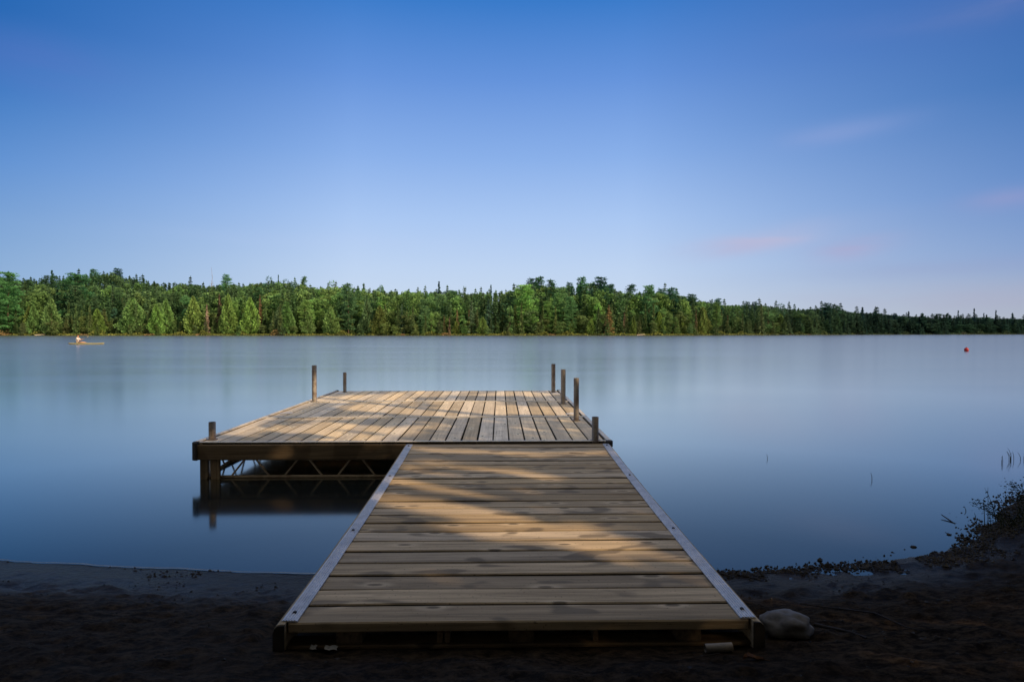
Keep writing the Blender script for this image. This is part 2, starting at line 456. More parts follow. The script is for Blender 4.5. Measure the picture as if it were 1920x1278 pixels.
idx = np.arange(nx * ny).reshape(ny, nx)
q = np.stack([idx[:-1, :-1], idx[:-1, 1:], idx[1:, 1:], idx[1:, :-1]], -1).reshape(-1, 4)
me.vertices.add(nx * ny); me.vertices.foreach_set('co', V.ravel())
me.loops.add(q.size); me.loops.foreach_set('vertex_index', q.ravel().astype('i'))
me.polygons.add(len(q)); me.polygons.foreach_set('loop_start', np.arange(0, q.size, 4, dtype='i')); me.polygons.foreach_set('loop_total', np.full(len(q), 4, 'i'))
me.update(calc_edges=True); me.polygons.foreach_set('use_smooth', [True] * len(q))
gm, nt, out = new_mat('muddy_shore')
bs = N(nt, 'ShaderNodeBsdfPrincipled'); L(nt, bs.outputs[0], out.inputs[0])
geo = N(nt, 'ShaderNodeNewGeometry'); pos = geo.outputs['Position']
sp = N(nt, 'ShaderNodeSeparateXYZ'); L(nt, pos, sp.inputs[0])
gm_ = N(nt, 'ShaderNodeMapping'); L(nt, pos, gm_.inputs[0]); gm_.inputs['Scale'].default_value = (1, 1.5, 1)
n1 = noise_(nt, gm_.outputs[0], 17, 10, .74); n2 = noise_(nt, pos, 1.6, 4, .55); n3 = noise_(nt, pos, 70, 4, .7)
soil = mix_(nt, maprange(nt, n1, .42, .62), (.009, .007, .005), (.088, .065, .043))
soil = mix_(nt, maprange(nt, n3, .62, .74, 0, .75), soil, (.085, .068, .052))
soil = mix_(nt, maprange(nt, n3, .42, .32, 0, .7), soil, (.008, .007, .006))
soil = mix_(nt, maprange(nt, n2, .35, .65, 0, .55), soil, (.022, .0165, .013))
left = maprange(nt, sp.outputs[0], 1.2, -1.0, .22, 1)
wetf = maprange(nt, math_(nt, 'ADD', sp.outputs[2], math_(nt, 'MULTIPLY', n2, .09)), .19, .03, 0, 1, True)
soil = mix_(nt, math_(nt, 'MULTIPLY', wetf, .55), soil, (.014, .013, .013))
bed = mix_(nt, maprange(nt, n1, .3, .7), (.035, .022, .013), (.075, .048, .028))
soil = mix_(nt, maprange(nt, sp.outputs[2], -.005, -.06), soil, bed)
forest = mix_(nt, maprange(nt, n1, .3, .7), (.025, .038, .014), (.06, .075, .028))
soil = mix_(nt, maprange(nt, sp.outputs[1], 60, 70), soil, forest)
L(nt, soil, bs.inputs['Base Color'])
L(nt, maprange(nt, wetf, 0, 1, .92, .34), bs.inputs['Roughness'])
L(nt, math_(nt, 'MULTIPLY', maprange(nt, wetf, 0, 1, .12, .42), left), bs.inputs['Specular IOR Level'])
L(nt, bump_(nt, math_(nt, 'ADD', n1, math_(nt, 'MULTIPLY', n3, .35)), .9, .05), bs.inputs['Normal'])
me.materials.append(gm)
go = bpy.data.objects.new('ground', me); C.objects.link(go); props(go, kind='structure')

# water
wm, nt, out = new_mat('lake_water')
geo = N(nt, 'ShaderNodeNewGeometry'); pos = geo.outputs['Position']
sp = N(nt, 'ShaderNodeSeparateXYZ'); L(nt, pos, sp.inputs[0])
rough = ramp_(nt, maprange(nt, sp.outputs[1], 0, 60), [(0, .05), (.07, .07), (.10, .11), (.17, .14), (.35, .18), (1, .215)])
mpz = N(nt, 'ShaderNodeMapping'); L(nt, pos, mpz.inputs[0]); mpz.inputs['Scale'].default_value = (.05, .35, 1)
wn = noise_(nt, mpz.outputs[0], 1, 3, .5)
rough2 = math_(nt, 'MULTIPLY', rough, maprange(nt, wn, .3, .7, .92, 1.08))
fr_ = N(nt, 'ShaderNodeFresnel'); fr_.inputs[0].default_value = 1.333
fac = ramp_(nt, fr_.outputs[0], [(0, .02), (.08, .13), (.18, .285), (.36, .72), (.6, .93), (.8, .86), (1, .72)])
gl = N(nt, 'ShaderNodeBsdfGlossy', distribution='MULTI_GGX'); L(nt, rough2, gl.inputs['Roughness']); gl.inputs[0].default_value = (.94, .935, .85, 1)
tr = N(nt, 'ShaderNodeBsdfTransparent'); tr.inputs[0].default_value = (.30, .27, .22, 1)
df = N(nt, 'ShaderNodeBsdfDiffuse'); df.inputs[0].default_value = (.03, .045, .05, 1)
deep = maprange(nt, sp.outputs[1], 4.2, 14, .15, 1.0)
m1 = N(nt, 'ShaderNodeMixShader'); L(nt, deep, m1.inputs[0]); L(nt, tr.outputs[0], m1.inputs[1]); L(nt, df.outputs[0], m1.inputs[2])
m2 = N(nt, 'ShaderNodeMixShader'); L(nt, fac, m2.inputs[0]); L(nt, m1.outputs[0], m2.inputs[1]); L(nt, gl.outputs[0], m2.inputs[2])
L(nt, m2.outputs[0], out.inputs[0])
mb = MB(); mb.add([(-1500, 3.0, 0), (1500, 3.0, 0), (1500, 330, 0), (-1500, 330, 0)], [(0, 1, 2, 3)])
wo = mb.build('lake_water', wm); props(wo, kind='structure')

# ------------------------------------------------------------------ dock platform
DZ = .355                          # deck top above the water
X0, X1, Y0 = -3.0, 1.11, 6.37
SEC = 1.827
def gz(y): return .32 + (.335 - .32) * (y - 2.49) / 3.85
def fl_(y): return .066 * max(0, (y - 2.49) / 3.85) ** 2      # the boards grow slightly longer toward the dock
dock = empty('dock_platform', (X0, Y0, 0), label='wide grey wooden dock platform standing on pipe posts in the water', cat='dock')
dock.location = (0, 0, 0)
pw = (X1 - X0 - .12) / 25
for s in range(3):
    mb = MB(); ya = Y0 + s * SEC
    for i in range(25):
        xc = X0 + .06 + pw * (i + .5)
        wd = pw - rnd.uniform(.010, .017)
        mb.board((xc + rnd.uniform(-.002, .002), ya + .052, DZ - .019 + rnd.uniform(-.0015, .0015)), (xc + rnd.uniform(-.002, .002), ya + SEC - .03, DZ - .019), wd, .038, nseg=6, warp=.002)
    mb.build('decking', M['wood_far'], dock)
    # trim at the front of each section
    mb = MB()
    mb.board((X0 + .03, ya + .022, DZ + .003), (X1 - .03, ya + .022, DZ + .003), .052, .008, side=(0, 1, 0), ch=.002, nseg=12, warp=.0012)
    if s: mb.board((X0 + .03, ya - .016, DZ + .001), (X1 - .03, ya - .016, DZ + .001), .016, .007, side=(0, 1, 0), ch=.002, nseg=12)
    mb.build('edge_trim', M['trim'], dock)
    # joists
    mb = MB()
    for k in range(4):
        y = ya + .12 + k * (SEC - .22) / 3
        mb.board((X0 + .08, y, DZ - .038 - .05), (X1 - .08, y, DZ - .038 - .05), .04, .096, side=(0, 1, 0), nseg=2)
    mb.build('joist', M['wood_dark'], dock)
    # side rails with a slim pale top cap
    for xs_, sg in ((X0, 1), (X1, -1)):
        mb = MB(); mb.board((xs_ + sg * .021, ya + .004, DZ - .078), (xs_ + sg * .021, ya + SEC - .004, DZ - .078), .040, .152, nseg=4)
        mb.build('side_beam', M['wood_rail'], dock)
        mb = MB(); mb.board((xs_ + sg * .020, ya + .006, DZ + .004), (xs_ + sg * .020, ya + SEC - .006, DZ + .004), .046, .010, ch=.003, nseg=6)
        mb.build('edge_trim', M['trim'], dock)
mb = MB()
mb.board((X0 + .03, Y0 - .019, DZ - .016 - .073), (X1 - .03, Y0 - .019, DZ - .016 - .073), .038, .146, side=(0, 1, 0), ch=.006, nseg=10)
mb.build('fascia_board', M['wood_dark'], dock)
mb = MB(); mb.board((X0 + .03, Y0 + 3 * SEC - .005, DZ - .08), (X1 - .03, Y0 + 3 * SEC - .005, DZ - .08), .038, .15, side=(0, 1, 0))
mb.build('fascia_board', M['wood_rail'], dock)
# rounded corner guards
for cx, sg in ((X0, 1), (X1, -1)):
    for cy, sy in ((Y0 - .038, 1), (Y0 + 3 * SEC + .012, -1)):
        mb = MB(); prof = []
        for k in range(7):
            a = math.pi / 2 * k / 6
            prof.append((cx + sg * (.055 - .068 * math.cos(a) ) , cy + sy * (.055 - .068 * math.sin(a))))
        prof.append((cx + sg * .055, cy + sy * .055))
        n = len(prof); V = [(x, y, DZ - (.166 if sg > 0 else .05)) for x, y in prof] + [(x, y, DZ + .004) for x, y in prof] + [(cx + sg * .055 + (x - cx - sg * .055) * .8, cy + sy * .055 + (y - cy - sy * .055) * .8, DZ + .012) for x, y in prof]
        Fs = [tuple(range(n))] + [(i, (i + 1) % n, n + (i + 1) % n, n + i) for i in range(n)] + [(n + i, n + (i + 1) % n, 2 * n + (i + 1) % n, 2 * n + i) for i in range(n)] + [tuple(2 * n + i for i in range(n))]
        mb.add(V, Fs); mb.build('corner_guard', M['guard_end'], dock)
# pipe posts: (photo x, base y on deck, top y, radius)
for px, yb, yt, r, lean in ((398, 824, 791, .034, 0), (589.5, 753, 685, .036, 0), (646.5, 735.5, 698, .030, 0), (1037.5, 736, 682, .036, 0), (1056, 757, 692, .036, 0.0), (1080.5, 788, 708, .033, 0), (1116, 826, 781, .034, 0)):
    p = at(px, yb, DZ)
    dist = p.y
    h = (yb - yt) * dist / F
    mb = MB()
    n = 20
    # hollow pipe with a wall
    mb.tube([(p.x, p.y, -1.1), (p.x, p.y, .15), (p.x + lean * .5, p.y, DZ + h * .5), (p.x + lean, p.y, DZ + h)], r, n, cap=False)
    mb.tube([(p.x + lean, p.y, DZ + h), (p.x, p.y, DZ + h - .12)], r * .86, n, cap=False)
    ring = []
    for rr in (r, r * .86):
        for j in range(n):
            a = 2 * math.pi * j / n; ring.append((p.x + lean + rr * math.cos(a), p.y + rr * math.sin(a), DZ + h + .0005))
    mb.add(ring, [(j, (j + 1) % n, n + (j + 1) % n, n + j) for j in range(n)])
    mb.add([(p.x + r * .86 * math.cos(2 * math.pi * j / n), p.y + r * .86 * math.sin(2 * math.pi * j / n), DZ + h - .11) for j in range(n)], [tuple(range(n))], tone=0)
    po = mb.build('post', M['pipe'], dock)
    mb = MB(); ry = r * 1.55
    mb.tube([(p.x, p.y, DZ - .002), (p.x, p.y, DZ + .009)], ry, 18)
    mb.build('socket_collar', M['pipe'], po)
for px, py in ((537, 774.6), (638, 737.2), (670, 734.6), (1016, 734.8), (1042, 738), (1073, 776)):
    p = at(px, py, DZ); mb = MB(); n = 20
    rx = 15 * p.y / F * .5 + .03
    rr = .085
    for q0, q1, z0, z1 in ((1, .95, DZ + .001, DZ + .007), (.95, .6, DZ + .007, DZ + .012)):
        mb.add([(p.x + rr * q0 * math.cos(a), p.y + rr * q0 * math.sin(a), z0) for a in [2 * math.pi * j / n for j in range(n)]] + [(p.x + rr * q1 * math.cos(a), p.y + rr * q1 * math.sin(a), z1) for a in [2 * math.pi * j / n for j in range(n)]], [(j, (j + 1) % n, n + (j + 1) % n, n + j) for j in range(n)], smooth=True)
    mb.add([(p.x + rr * .6 * math.cos(2 * math.pi * j / n), p.y + rr * .6 * math.sin(2 * math.pi * j / n), DZ + .012) for j in range(n)], [tuple(range(n))])
    mb.build('socket_cap', M['cap'], dock)
# corner legs (paired timbers) front left and front right
for base in (X0 + .07, X1 - .26):
    for dx, wd in ((.035, .075), (.145, .085)):
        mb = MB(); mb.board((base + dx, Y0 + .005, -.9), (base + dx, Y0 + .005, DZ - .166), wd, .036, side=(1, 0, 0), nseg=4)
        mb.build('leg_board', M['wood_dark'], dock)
# steel trusses below the deck
def truss(a, b, zt, zb, period, along, start, n_):
    mb = MB(); mb.tube([(a[0], a[1], zb), (b[0], b[1], zb)], .014, 8); 
    mb.tube([(a[0], a[1], zt), (b[0], b[1], zt)], .011, 8)
    d = Vector((b[0] - a[0], b[1] - a[1], 0)).normalized(); A = Vector((a[0], a[1], 0))
    for k in range(n_):
        c = start + k * period
        for u0, u1 in ((c - .055, c - .19), (c + .055, c + .19)):
            p0 = A + d * u0; p1 = A + d * u1
            mb.tube([(p0.x, p0.y, zt), (p1.x, p1.y, zb)], .0100, 6)
    return mb.build('truss', M['rod'], dock)
truss((X0 + .06, Y0 + .05), (X1 - .06, Y0 + .05), DZ - .172, .012, .522, 'x', .475, 7)
truss((X0 + .055, Y0 + .08), (X0 + .055, Y0 + 3 * SEC - .05), DZ - .172, .014, .56, 'y', .32, 10)
truss((X1 - .055, Y0 + .08), (X1 - .055, Y0 + 3 * SEC - .05), DZ - .172, .014, .56, 'y', .32, 10)
mb = MB(); mb.board((X0 + .19, Y0 + .06, .06), (X0 + .19, Y0 + 1.2, .17), .03, .03, nseg=1); mb.build('brace', M['rod'], dock)

# ------------------------------------------------------------------ gangway
gang = empty('gangway', label='long wooden gangway of cross planks with aluminium edge strips leading onto the dock', cat='gangway')
GX0, GX1, GY0, GY1 = -.87, 1.03, 2.49, 6.325
mb = MB(); npl = 24; pit = (GY1 - GY0) / npl
yy = GY0
wds = [pit * (1 + rnd.uniform(-.05, .05)) for _ in range(npl)]
sc_ = (GY1 - GY0) / sum(wds)
for i, wd in enumerate(wds):
    wd *= sc_; yc = yy + wd / 2; yy += wd
    z = gz(yc) - .019 + rnd.uniform(-.002, .002)
    gap = rnd.choice((.012, .014, .015, .018))
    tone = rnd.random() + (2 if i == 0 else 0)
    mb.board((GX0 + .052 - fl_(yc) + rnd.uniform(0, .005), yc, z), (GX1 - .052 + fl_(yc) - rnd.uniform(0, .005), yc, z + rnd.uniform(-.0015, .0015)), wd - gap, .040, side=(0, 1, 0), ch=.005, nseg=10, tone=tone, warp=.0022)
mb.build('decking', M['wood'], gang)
for sg, xo in ((1, GX0), (-1, GX1)):
    # rounded timber side rail
    prof = []
    wv, ht = .045, .112
    pr = [(0, 0), (0, ht - .03), (.006, ht - .013), (.016, ht - .003), (.028, ht), (wv, ht), (wv, 0)]
    V = []; G = []; ns = 14; off = rnd.uniform(-20, 20)
    for k in range(ns + 1):
        y = GY0 - .012 + (GY1 - .006 - GY0) * k / ns
        for (a, b) in pr:
            V.append((xo + sg * (a - fl_(y)), y, gz(y) - ht + .004 + b + .0015 * math.sin(k * 1.7 + sg)))
            G.append((y + off, a, b + off))
    n = len(pr)
    Fs = [(k * n + j, k * n + (j + 1) % n, (k + 1) * n + (j + 1) % n, (k + 1) * n + j) for k in range(ns) for j in range(n)] + [tuple(range(n)), tuple(ns * n + j for j in range(n))]
    mb = MB(); mb.add(V, Fs, G, .6); mb.build('side_rail', M['wood_rail'], gang)
    mb = MB(); ec = [(xo + sg * (a * .96 + .0008), GY0 - .0125, gz(GY0) - ht + .004 + b * .98) for (a, b) in pr]  # thin dark sheet added over the rail end to darken it
    ec2 = [(x, GY0 - .019, z) for x, y, z in ec]; n = len(pr)
    mb.add(ec + ec2, [tuple(range(n)), tuple(range(n, 2 * n))] + [(j, (j + 1) % n, n + (j + 1) % n, n + j) for j in range(n)]); mb.build('dark_end_sheet', M['guard_end'], gang)
    # ribbed aluminium strip
    pr = [(.026, .003), (.026, .0085)]
    for r_ in range(5):
        u = .030 + r_ * .0105
        pr += [(u, .0085), (u + .002, .0115), (u + .0055, .0115), (u + .0075, .0085)]
    pr += [(.086, .0085), (.086, .003)]
    V = []; 
    for k in range(ns + 1):
        y = GY0 + .01 + (GY1 - .03 - GY0) * k / ns
        for (a, b) in pr: V.append((xo + sg * (a - fl_(y)), y, gz(y) + b + .0008 * math.sin(k * 2.1 + sg)))
    n = len(pr)
    Fs = [(k * n + j, k * n + (j + 1) % n, (k + 1) * n + (j + 1) % n, (k + 1) * n + j) for k in range(ns) for j in range(n)] + [tuple(range(n)), tuple(ns * n + j for j in range(n))]
    mb = MB(); mb.add(V, Fs); st = mb.build('metal_strip', M['alu'], gang)
    for y in (2.57, 3.62, 4.95, 6.22):
        mb = MB(); xb = xo + sg * (.055 - fl_(y)); z = gz(y)
        mb.tube([(xb, y, z + .006), (xb, y, z + .0145), (xb, y, z + .017)], [.008, .008, .005], 10)
        mb.build('bolt', M['bolt'], st)
zt = gz(GY0) - .040
for x0, x1 in ((-.635, -.535), (-.245, -.222), (-.215, -.195), (.035, .133), (.365, .385), (.69, .79)):
    mb = MB(); mb.board(((x0 + x1) / 2, GY0 + .015, zt - .0225), ((x0 + x1) / 2, GY0 + 3.6, zt - .0225), x1 - x0, .043, nseg=4)
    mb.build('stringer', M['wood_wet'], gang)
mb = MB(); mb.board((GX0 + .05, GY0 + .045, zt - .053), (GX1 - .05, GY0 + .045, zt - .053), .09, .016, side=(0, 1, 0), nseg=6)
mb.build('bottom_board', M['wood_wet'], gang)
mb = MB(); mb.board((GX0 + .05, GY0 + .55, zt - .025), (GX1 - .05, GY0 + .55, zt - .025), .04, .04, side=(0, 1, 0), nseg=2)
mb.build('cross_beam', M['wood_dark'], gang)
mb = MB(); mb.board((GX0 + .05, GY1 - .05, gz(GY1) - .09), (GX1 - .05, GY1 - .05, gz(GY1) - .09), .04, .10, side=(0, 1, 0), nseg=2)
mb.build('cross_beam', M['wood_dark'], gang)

# ------------------------------------------------------------------ small things on the shore
def blob(name, loc, sx, sy, sz, rz, seed, mat, sub=3, amp=.12, flat=.0):
    import bmesh
    bm = bmesh.new(); bmesh.ops.create_icosphere(bm, subdivisions=sub, radius=1)
    for v in bm.verts:
        n = v.co.normalized()
        k = 1 + amp * noise.noise(n * 1.6 + Vector((seed, 0, 0))) + amp * .4 * noise.noise(n * 4 + Vector((seed, 3, 0)))
        v.co = n * k
        if v.co.z > 1 - flat: v.co.z = 1 - flat + (v.co.z - 1 + flat) * .3
        v.co.x *= sx; v.co.y *= sy; v.co.z *= sz
    me = bpy.data.meshes.new(name); bm.to_mesh(me); bm.free()
    me.polygons.foreach_set('use_smooth', [True] * len(me.polygons)); me.materials.append(mat)
    o = bpy.data.objects.new(name, me); C.objects.link(o); o.location = loc; o.rotation_euler = (0, 0, rz)
    return o
p = at(1478, 1176, .235)
o = blob('stone', (p.x, p.y + .02, near_z(p.x, p.y, False) + .035), .104, .075, .054, R(-14), 6.3, M['stone'], 4, .22, .0)
props(o, 'smooth grey stone lying on the mud beside the gangway', 'stone')
# short pale metal pipe
p = at(1345, 1222, .225); zz = near_z(p.x, p.y, False) + .012
mb = MB(); mb.tube([(p.x - .052, p.y - .015, zz), (p.x + .052, p.y - .01, zz + .003)], .016, 16, cap=False); mb.tube([(p.x + .052, p.y - .01, zz + .003), (p.x - .052, p.y - .015, zz)], .0135, 16, cap=False)
props(mb.build('short_pipe', M['can']), 'short pale metal pipe poking out under the gangway front', 'pipe')
for k, (px, py, sx, lab) in enumerate(((588, 1217, .012, 'small white scrap of litter under the gangway front'), (621, 1218, .024, 'larger white scrap of litter under the gangway front'))):
    p = at(px, py, .225); z = near_z(p.x, p.y, False); mb = MB(); V = []
    nn = 6
    for j in range(nn):
        for i in range(nn):
            u, v = i / (nn - 1) - .5, j / (nn - 1) - .5
            V.append((p.x + u * 2 * sx + .003 * math.sin(j * 2.2), p.y + v * .025, z + .006 + .0025 * math.sin(i * 1.9 + k) + .010 * v + .003 * math.cos(j * 2)))
    mb.add(V, [(j * nn + i, j * nn + i + 1, (j + 1) * nn + i + 1, (j + 1) * nn + i) for j in range(nn - 1) for i in range(nn - 1)])
    props(mb.build('litter', M['litter']), lab, 'litter')
# dry leaf
p = at(1413, 1254, .23); z = near_z(p.x, p.y, False)
mb = MB(); V = []; nn = 9
for i in range(nn):
    u = i / (nn - 1); wv = .016 * math.sin(math.pi * u) ** .7 * (1.25 if i % 2 else .8)
    for v in (-1, 0, 1): V.append((p.x - .038 + .076 * u, p.y + v * wv + .01 * math.sin(u * 3), z + .008 + .010 * abs(v) + .006 * math.sin(u * 6)))
mb.add(V, [(i * 3 + j, (i + 1) * 3 + j, (i + 1) * 3 + j + 1, i * 3 + j + 1) for i in range(nn - 1) for j in range(2)])
mb.tube([(p.x + .036, p.y, z + .01), (p.x + .055, p.y - .006, z + .008)], .0012, 5)
props(mb.build('dry_leaf', M['dry_leaf']), 'orange brown dead leaf on the mud below the gangway corner', 'leaf')
# root and twigs
def ground_tube(name, pts, r, mat, label, cat, group=None, lift=.004):
    V = []
    for px, py in pts:
        p = at(px, py, .2); p = at(px, py, near_z(p.x, p.y, False)); V.append((p.x, p.y, near_z(p.x, p.y) + lift))
    mb = MB(); rr = [r * (1 - .6 * i / (len(V) - 1)) for i in range(len(V))]
    mb.tube(V, rr, 7); o = mb.build(name, mat); return props(o, label, cat, group)
ground_tube('root', [(1527, 1168), (1550, 1172), (1575, 1180), (1600, 1187), (1625, 1199)], .010, M['twig'], 'dark bent root lying on the mud right of the stone', 'root')
ground_tube('twig', [(1500, 1122), (1540, 1127), (1580, 1134), (1612, 1141)], .003, M['twig'], 'thin pale twig on the mud above the stone', 'twig')
ground_tube('twig', [(1560, 1130), (1640, 1150), (1700, 1176), (1730, 1184)], .0045, M['twig'], 'long dark twig on the mud right of the stone', 'twig')
ground_tube('twig', [(1350, 1180 + 60), (1275, 1246), (1200, 1252)], .002, M['twig'], 'thin twig on the mud in front of the gangway', 'twig')
ground_tube('twig', [(740, 1225), (770, 1216), (800, 1219), (815, 1225)], .002, M['twig'], 'fine curved twig in front of the gangway left half', 'twig')
# wet rim along the water
V = []; Fs = []
k = 0; x = -9.0
while x < -1.0:
    y = shore_y(x) + .004 * math.sin(x * 9)
    hw = .0035 + .0035 * (noise.noise(Vector((x * 2.2, 0, 5))) + .5)
    V += [(x, y - hw, .0045), (x, y + hw, .0045)]
    if k: Fs.append((2 * k - 2, 2 * k, 2 * k + 1, 2 * k - 1))
    k += 1; x += .04
fm, nt, out = new_mat('foam_line'); bs = N(nt, 'ShaderNodeBsdfPrincipled'); L(nt, bs.outputs[0], out.inputs[0])
geo = N(nt, 'ShaderNodeNewGeometry'); nn = noise_(nt, geo.outputs['Position'], 14, 4, .6)
L(nt, mix_(nt, nn, (.10, .11, .12), (.34, .36, .38)), bs.inputs['Base Color']); bs.inputs['Roughness'].default_value = .5
mb = MB(); mb.add(V, Fs); props(mb.build('foam', fm), 'thin pale line of foam along the left water edge', 'foam', kind='stuff')
# scattered wet debris along the right waterline (nobody could count it)
def lump(mb, x, y, z, s, r_):
    V = []; 
    base = [(1, 0, 0), (-1, 0, 0), (0, 1, 0), (0, -1, 0), (0, 0, 1), (0, 0, -1)]
    for b in base:
        k = s * r_.uniform(.5, 1.3); V.append((x + b[0] * k * 1.3, y + b[1] * k, z + b[2] * k * .7))
    mb.add(V, [(0, 2, 4), (2, 1, 4), (1, 3, 4), (3, 0, 4), (2, 0, 5), (1, 2, 5), (3, 1, 5), (0, 3, 5)], None, r_.random())
r_ = random.Random(11); mb = MB()
for i in range(9000):
    x = r_.uniform(1.1, 5.0)
    dens = .45 + .55 * smooth(2.0, 3.0, x)
    if r_.random() > dens: continue
    d = r_.gauss(-.05 - .10 * smooth(2.2, 3.6, x), .045 + .11 * smooth(2.2, 3.4, x))
    if d > 0: d *= .8
    cl = noise.noise(Vector((x * 2.5, d * 4, 2)))
    if cl < -.12 and d > -.01 or cl < -.3: continue
    y = shore_y(x) + d
    z = max(near_z(x, y), 0) ; s = abs(r_.gauss(0, .0045)) + .0025 + (.008 if r_.random() < .03 else 0)
    lump(mb, x, y, z + s * .3, s, r_)
for i in range(500):
    x = r_.uniform(-4.5, -.9); d = -abs(r_.gauss(0, .16)); y = shore_y(x) + d
    if noise.noise(Vector((x * 2, d * 3, 9))) < .12: continue
    lump(mb, x, y, near_z(x, y) + .002, .004 + abs(r_.gauss(0, .004)), r_)
for i in range(9000):
    x = r_.uniform(-3.6, 4.2); y = r_.uniform(1.9, 3.7)
    if -.95 < x < 1.1 and y > 2.45 or noise.noise(Vector((x * 2.5, y * 4, 4))) < r_.uniform(-.15, .25): continue
    lump(mb, x, y, near_z(x, y) + .001, .0015 + abs(r_.gauss(0, .003)), r_)
props(mb.build('shore_debris', M['debris']), 'small dark wet stones and scraps strewn along the water edge', 'gravel', kind='stuff')
# floating stick, lump, reeds
def wp(px, py): return at(px, py, 0.0)
a, b, c = wp(1765, 969), wp(1778, 975), wp(1788, 980)
mb = MB(); mb.tube([(a.x, a.y, .02), (b.x, b.y, .008), (c.x, c.y, 0), (c.x + .06, c.y - .02, -.01)], [.003, .005, .005, .002], 6)
props(mb.build('floating_stick', M['debris']), 'short dark stick floating on the water near the shrub', 'stick')
p = wp(1713, 1025); o = blob('wet_stone', (p.x, p.y, .0), .022, .018, .012, 0, 9, M['debris'], 2, .3)
props(o, 'small dark stone breaking the water surface off the right bank', 'stone')
def reed(px, py, blades, hh, label, group=None):
    p = wp(px, py); root = MB()
    for k in range(blades):
        a = rnd.uniform(-.5, .5); h = hh * rnd.uniform(.6, 1.1); x = p.x + rnd.uniform(-.03, .03) * (blades > 1)
        bend = rnd.uniform(-.35, .35) if blades > 1 else rnd.uniform(-.08, .08)
        root.tube([(x, p.y, -.1), (x + bend * h * .2, p.y, h * .4), (x + bend * h * .6, p.y + .01, h * .75), (x + bend * h * 1.2, p.y + .015, h)], [.0028, .0026, .002, .0008], 5)
    return props(root.build('reed', M['reed']), label, 'reed', group)
reed(1439, 860, 1, .05, 'single short reed tip in the open water right of the dock')
reed(1635, 899, 1, .10, 'lone thin reed standing in the water right of the gangway')
reed(1897, 862, 5, .13, 'small clump of bent reeds in the water near the right edge')
reed(1876, 868, 2, .09, 'two short bent reeds just left of the reed clump')
reed(1917, 862, 2, .12, 'thin reeds cut off by the right edge of the photo')
reed(1811, 958, 1, .04, 'tiny reed tip in the water left of the shrub')
reed(1829, 970, 1, .04, 'short reed in the water close beside the shrub')

# shrub on the right bank
def leaf_quads(pts, dirs, size, r_, aspect=2.2):
    """pts (n,3), dirs (n,3) long axis; returns (n*4,3)"""
    n = len(pts)
    d = dirs / (np.linalg.norm(dirs, axis=1, keepdims=True) + 1e-9)
    rv = r_.normal(size=(n, 3)); s = np.cross(d, rv); s /= (np.linalg.norm(s, axis=1, keepdims=True) + 1e-9)
    l = np.asarray(size).reshape(-1, 1) * np.ones((n, 1)); wd = l / aspect
    a = pts - d * l * .5; b = pts + s * wd * .5; c = pts + d * l * .5; e = pts - s * wd * .5
    return np.stack([a, b, c, e], 1).reshape(-1, 3)
nr = np.random.default_rng(5)
sroot = empty('shrub', (3.55, 4.35, 0), label='dark leafy shrub on the right bank at the water edge', cat='shrub')
mb = MB(); lp = []; ld = []; ls = []
r_ = random.Random(3)
for k in range(80):
    bx = 3.92 + r_.uniform(-.22, .9); by = 4.52 + r_.uniform(-.25, .4); bz = near_z(bx, by, False)
    H = r_.uniform(.08, .20) * (1 + .5 * smooth(3.6, 4.4, bx)); tx = r_.uniform(-.22, .18) - .02; ty = r_.uniform(-.12, .12)
    pts = [Vector((bx + tx * (u ** 1.4), by + ty * u, bz + H * (u - .18 * u * u * abs(tx) * 4))) for u in [i / 7 for i in range(8)]]
    mb.tube([q_ - sroot.location for q_ in pts], [.0042 * (1 - .75 * i / 7) for i in range(8)], 5)
    for i in range(1, 8):
        for j in range(16 if bx > 3.86 else 5):
            q_ = pts[i] + Vector((r_.gauss(0, .03), r_.gauss(0, .03), r_.gauss(0, .02)))
            lp.append(q_ - sroot.location); ld.append((r_.gauss(0, 1), r_.gauss(0, 1), r_.gauss(0, .5))); ls.append(r_.uniform(.012, .028))
for k in range(9):   # thin stalks over the water
    bx = 3.62 + r_.uniform(-.12, .3); by = 4.5 + r_.uniform(0, .3); H = r_.uniform(.15, .36); l_ = r_.uniform(-.14, .06)
    mb.tube([Vector((bx + l_ * u * u, by, -.03 + H * u)) - sroot.location for u in (0, .3, .6, .85, 1)], [.003, .0028, .002, .0015, .0008], 5)
    for u in (.5, .65, .8, .9, 1):
        lp.append(Vector((bx + l_ * u * u + r_.gauss(0, .012), by, -.03 + H * u)) - sroot.location); ld.append((r_.gauss(0, 1), r_.gauss(0, .4), .6)); ls.append(r_.uniform(.012, .026))
mb.build('stem', M['reed'], sroot)
LP = np.array([tuple(v) for v in lp]); LD = np.array(ld, float)
me = np_mesh('foliage', leaf_quads(LP, LD, np.array(ls), nr, 2.4), 4, nr.random(len(LP)), M['leaf'])
o = bpy.data.objects.new('foliage', me); C.objects.link(o); o.parent = sroot; o.color = (.008, .011, .006, 1)

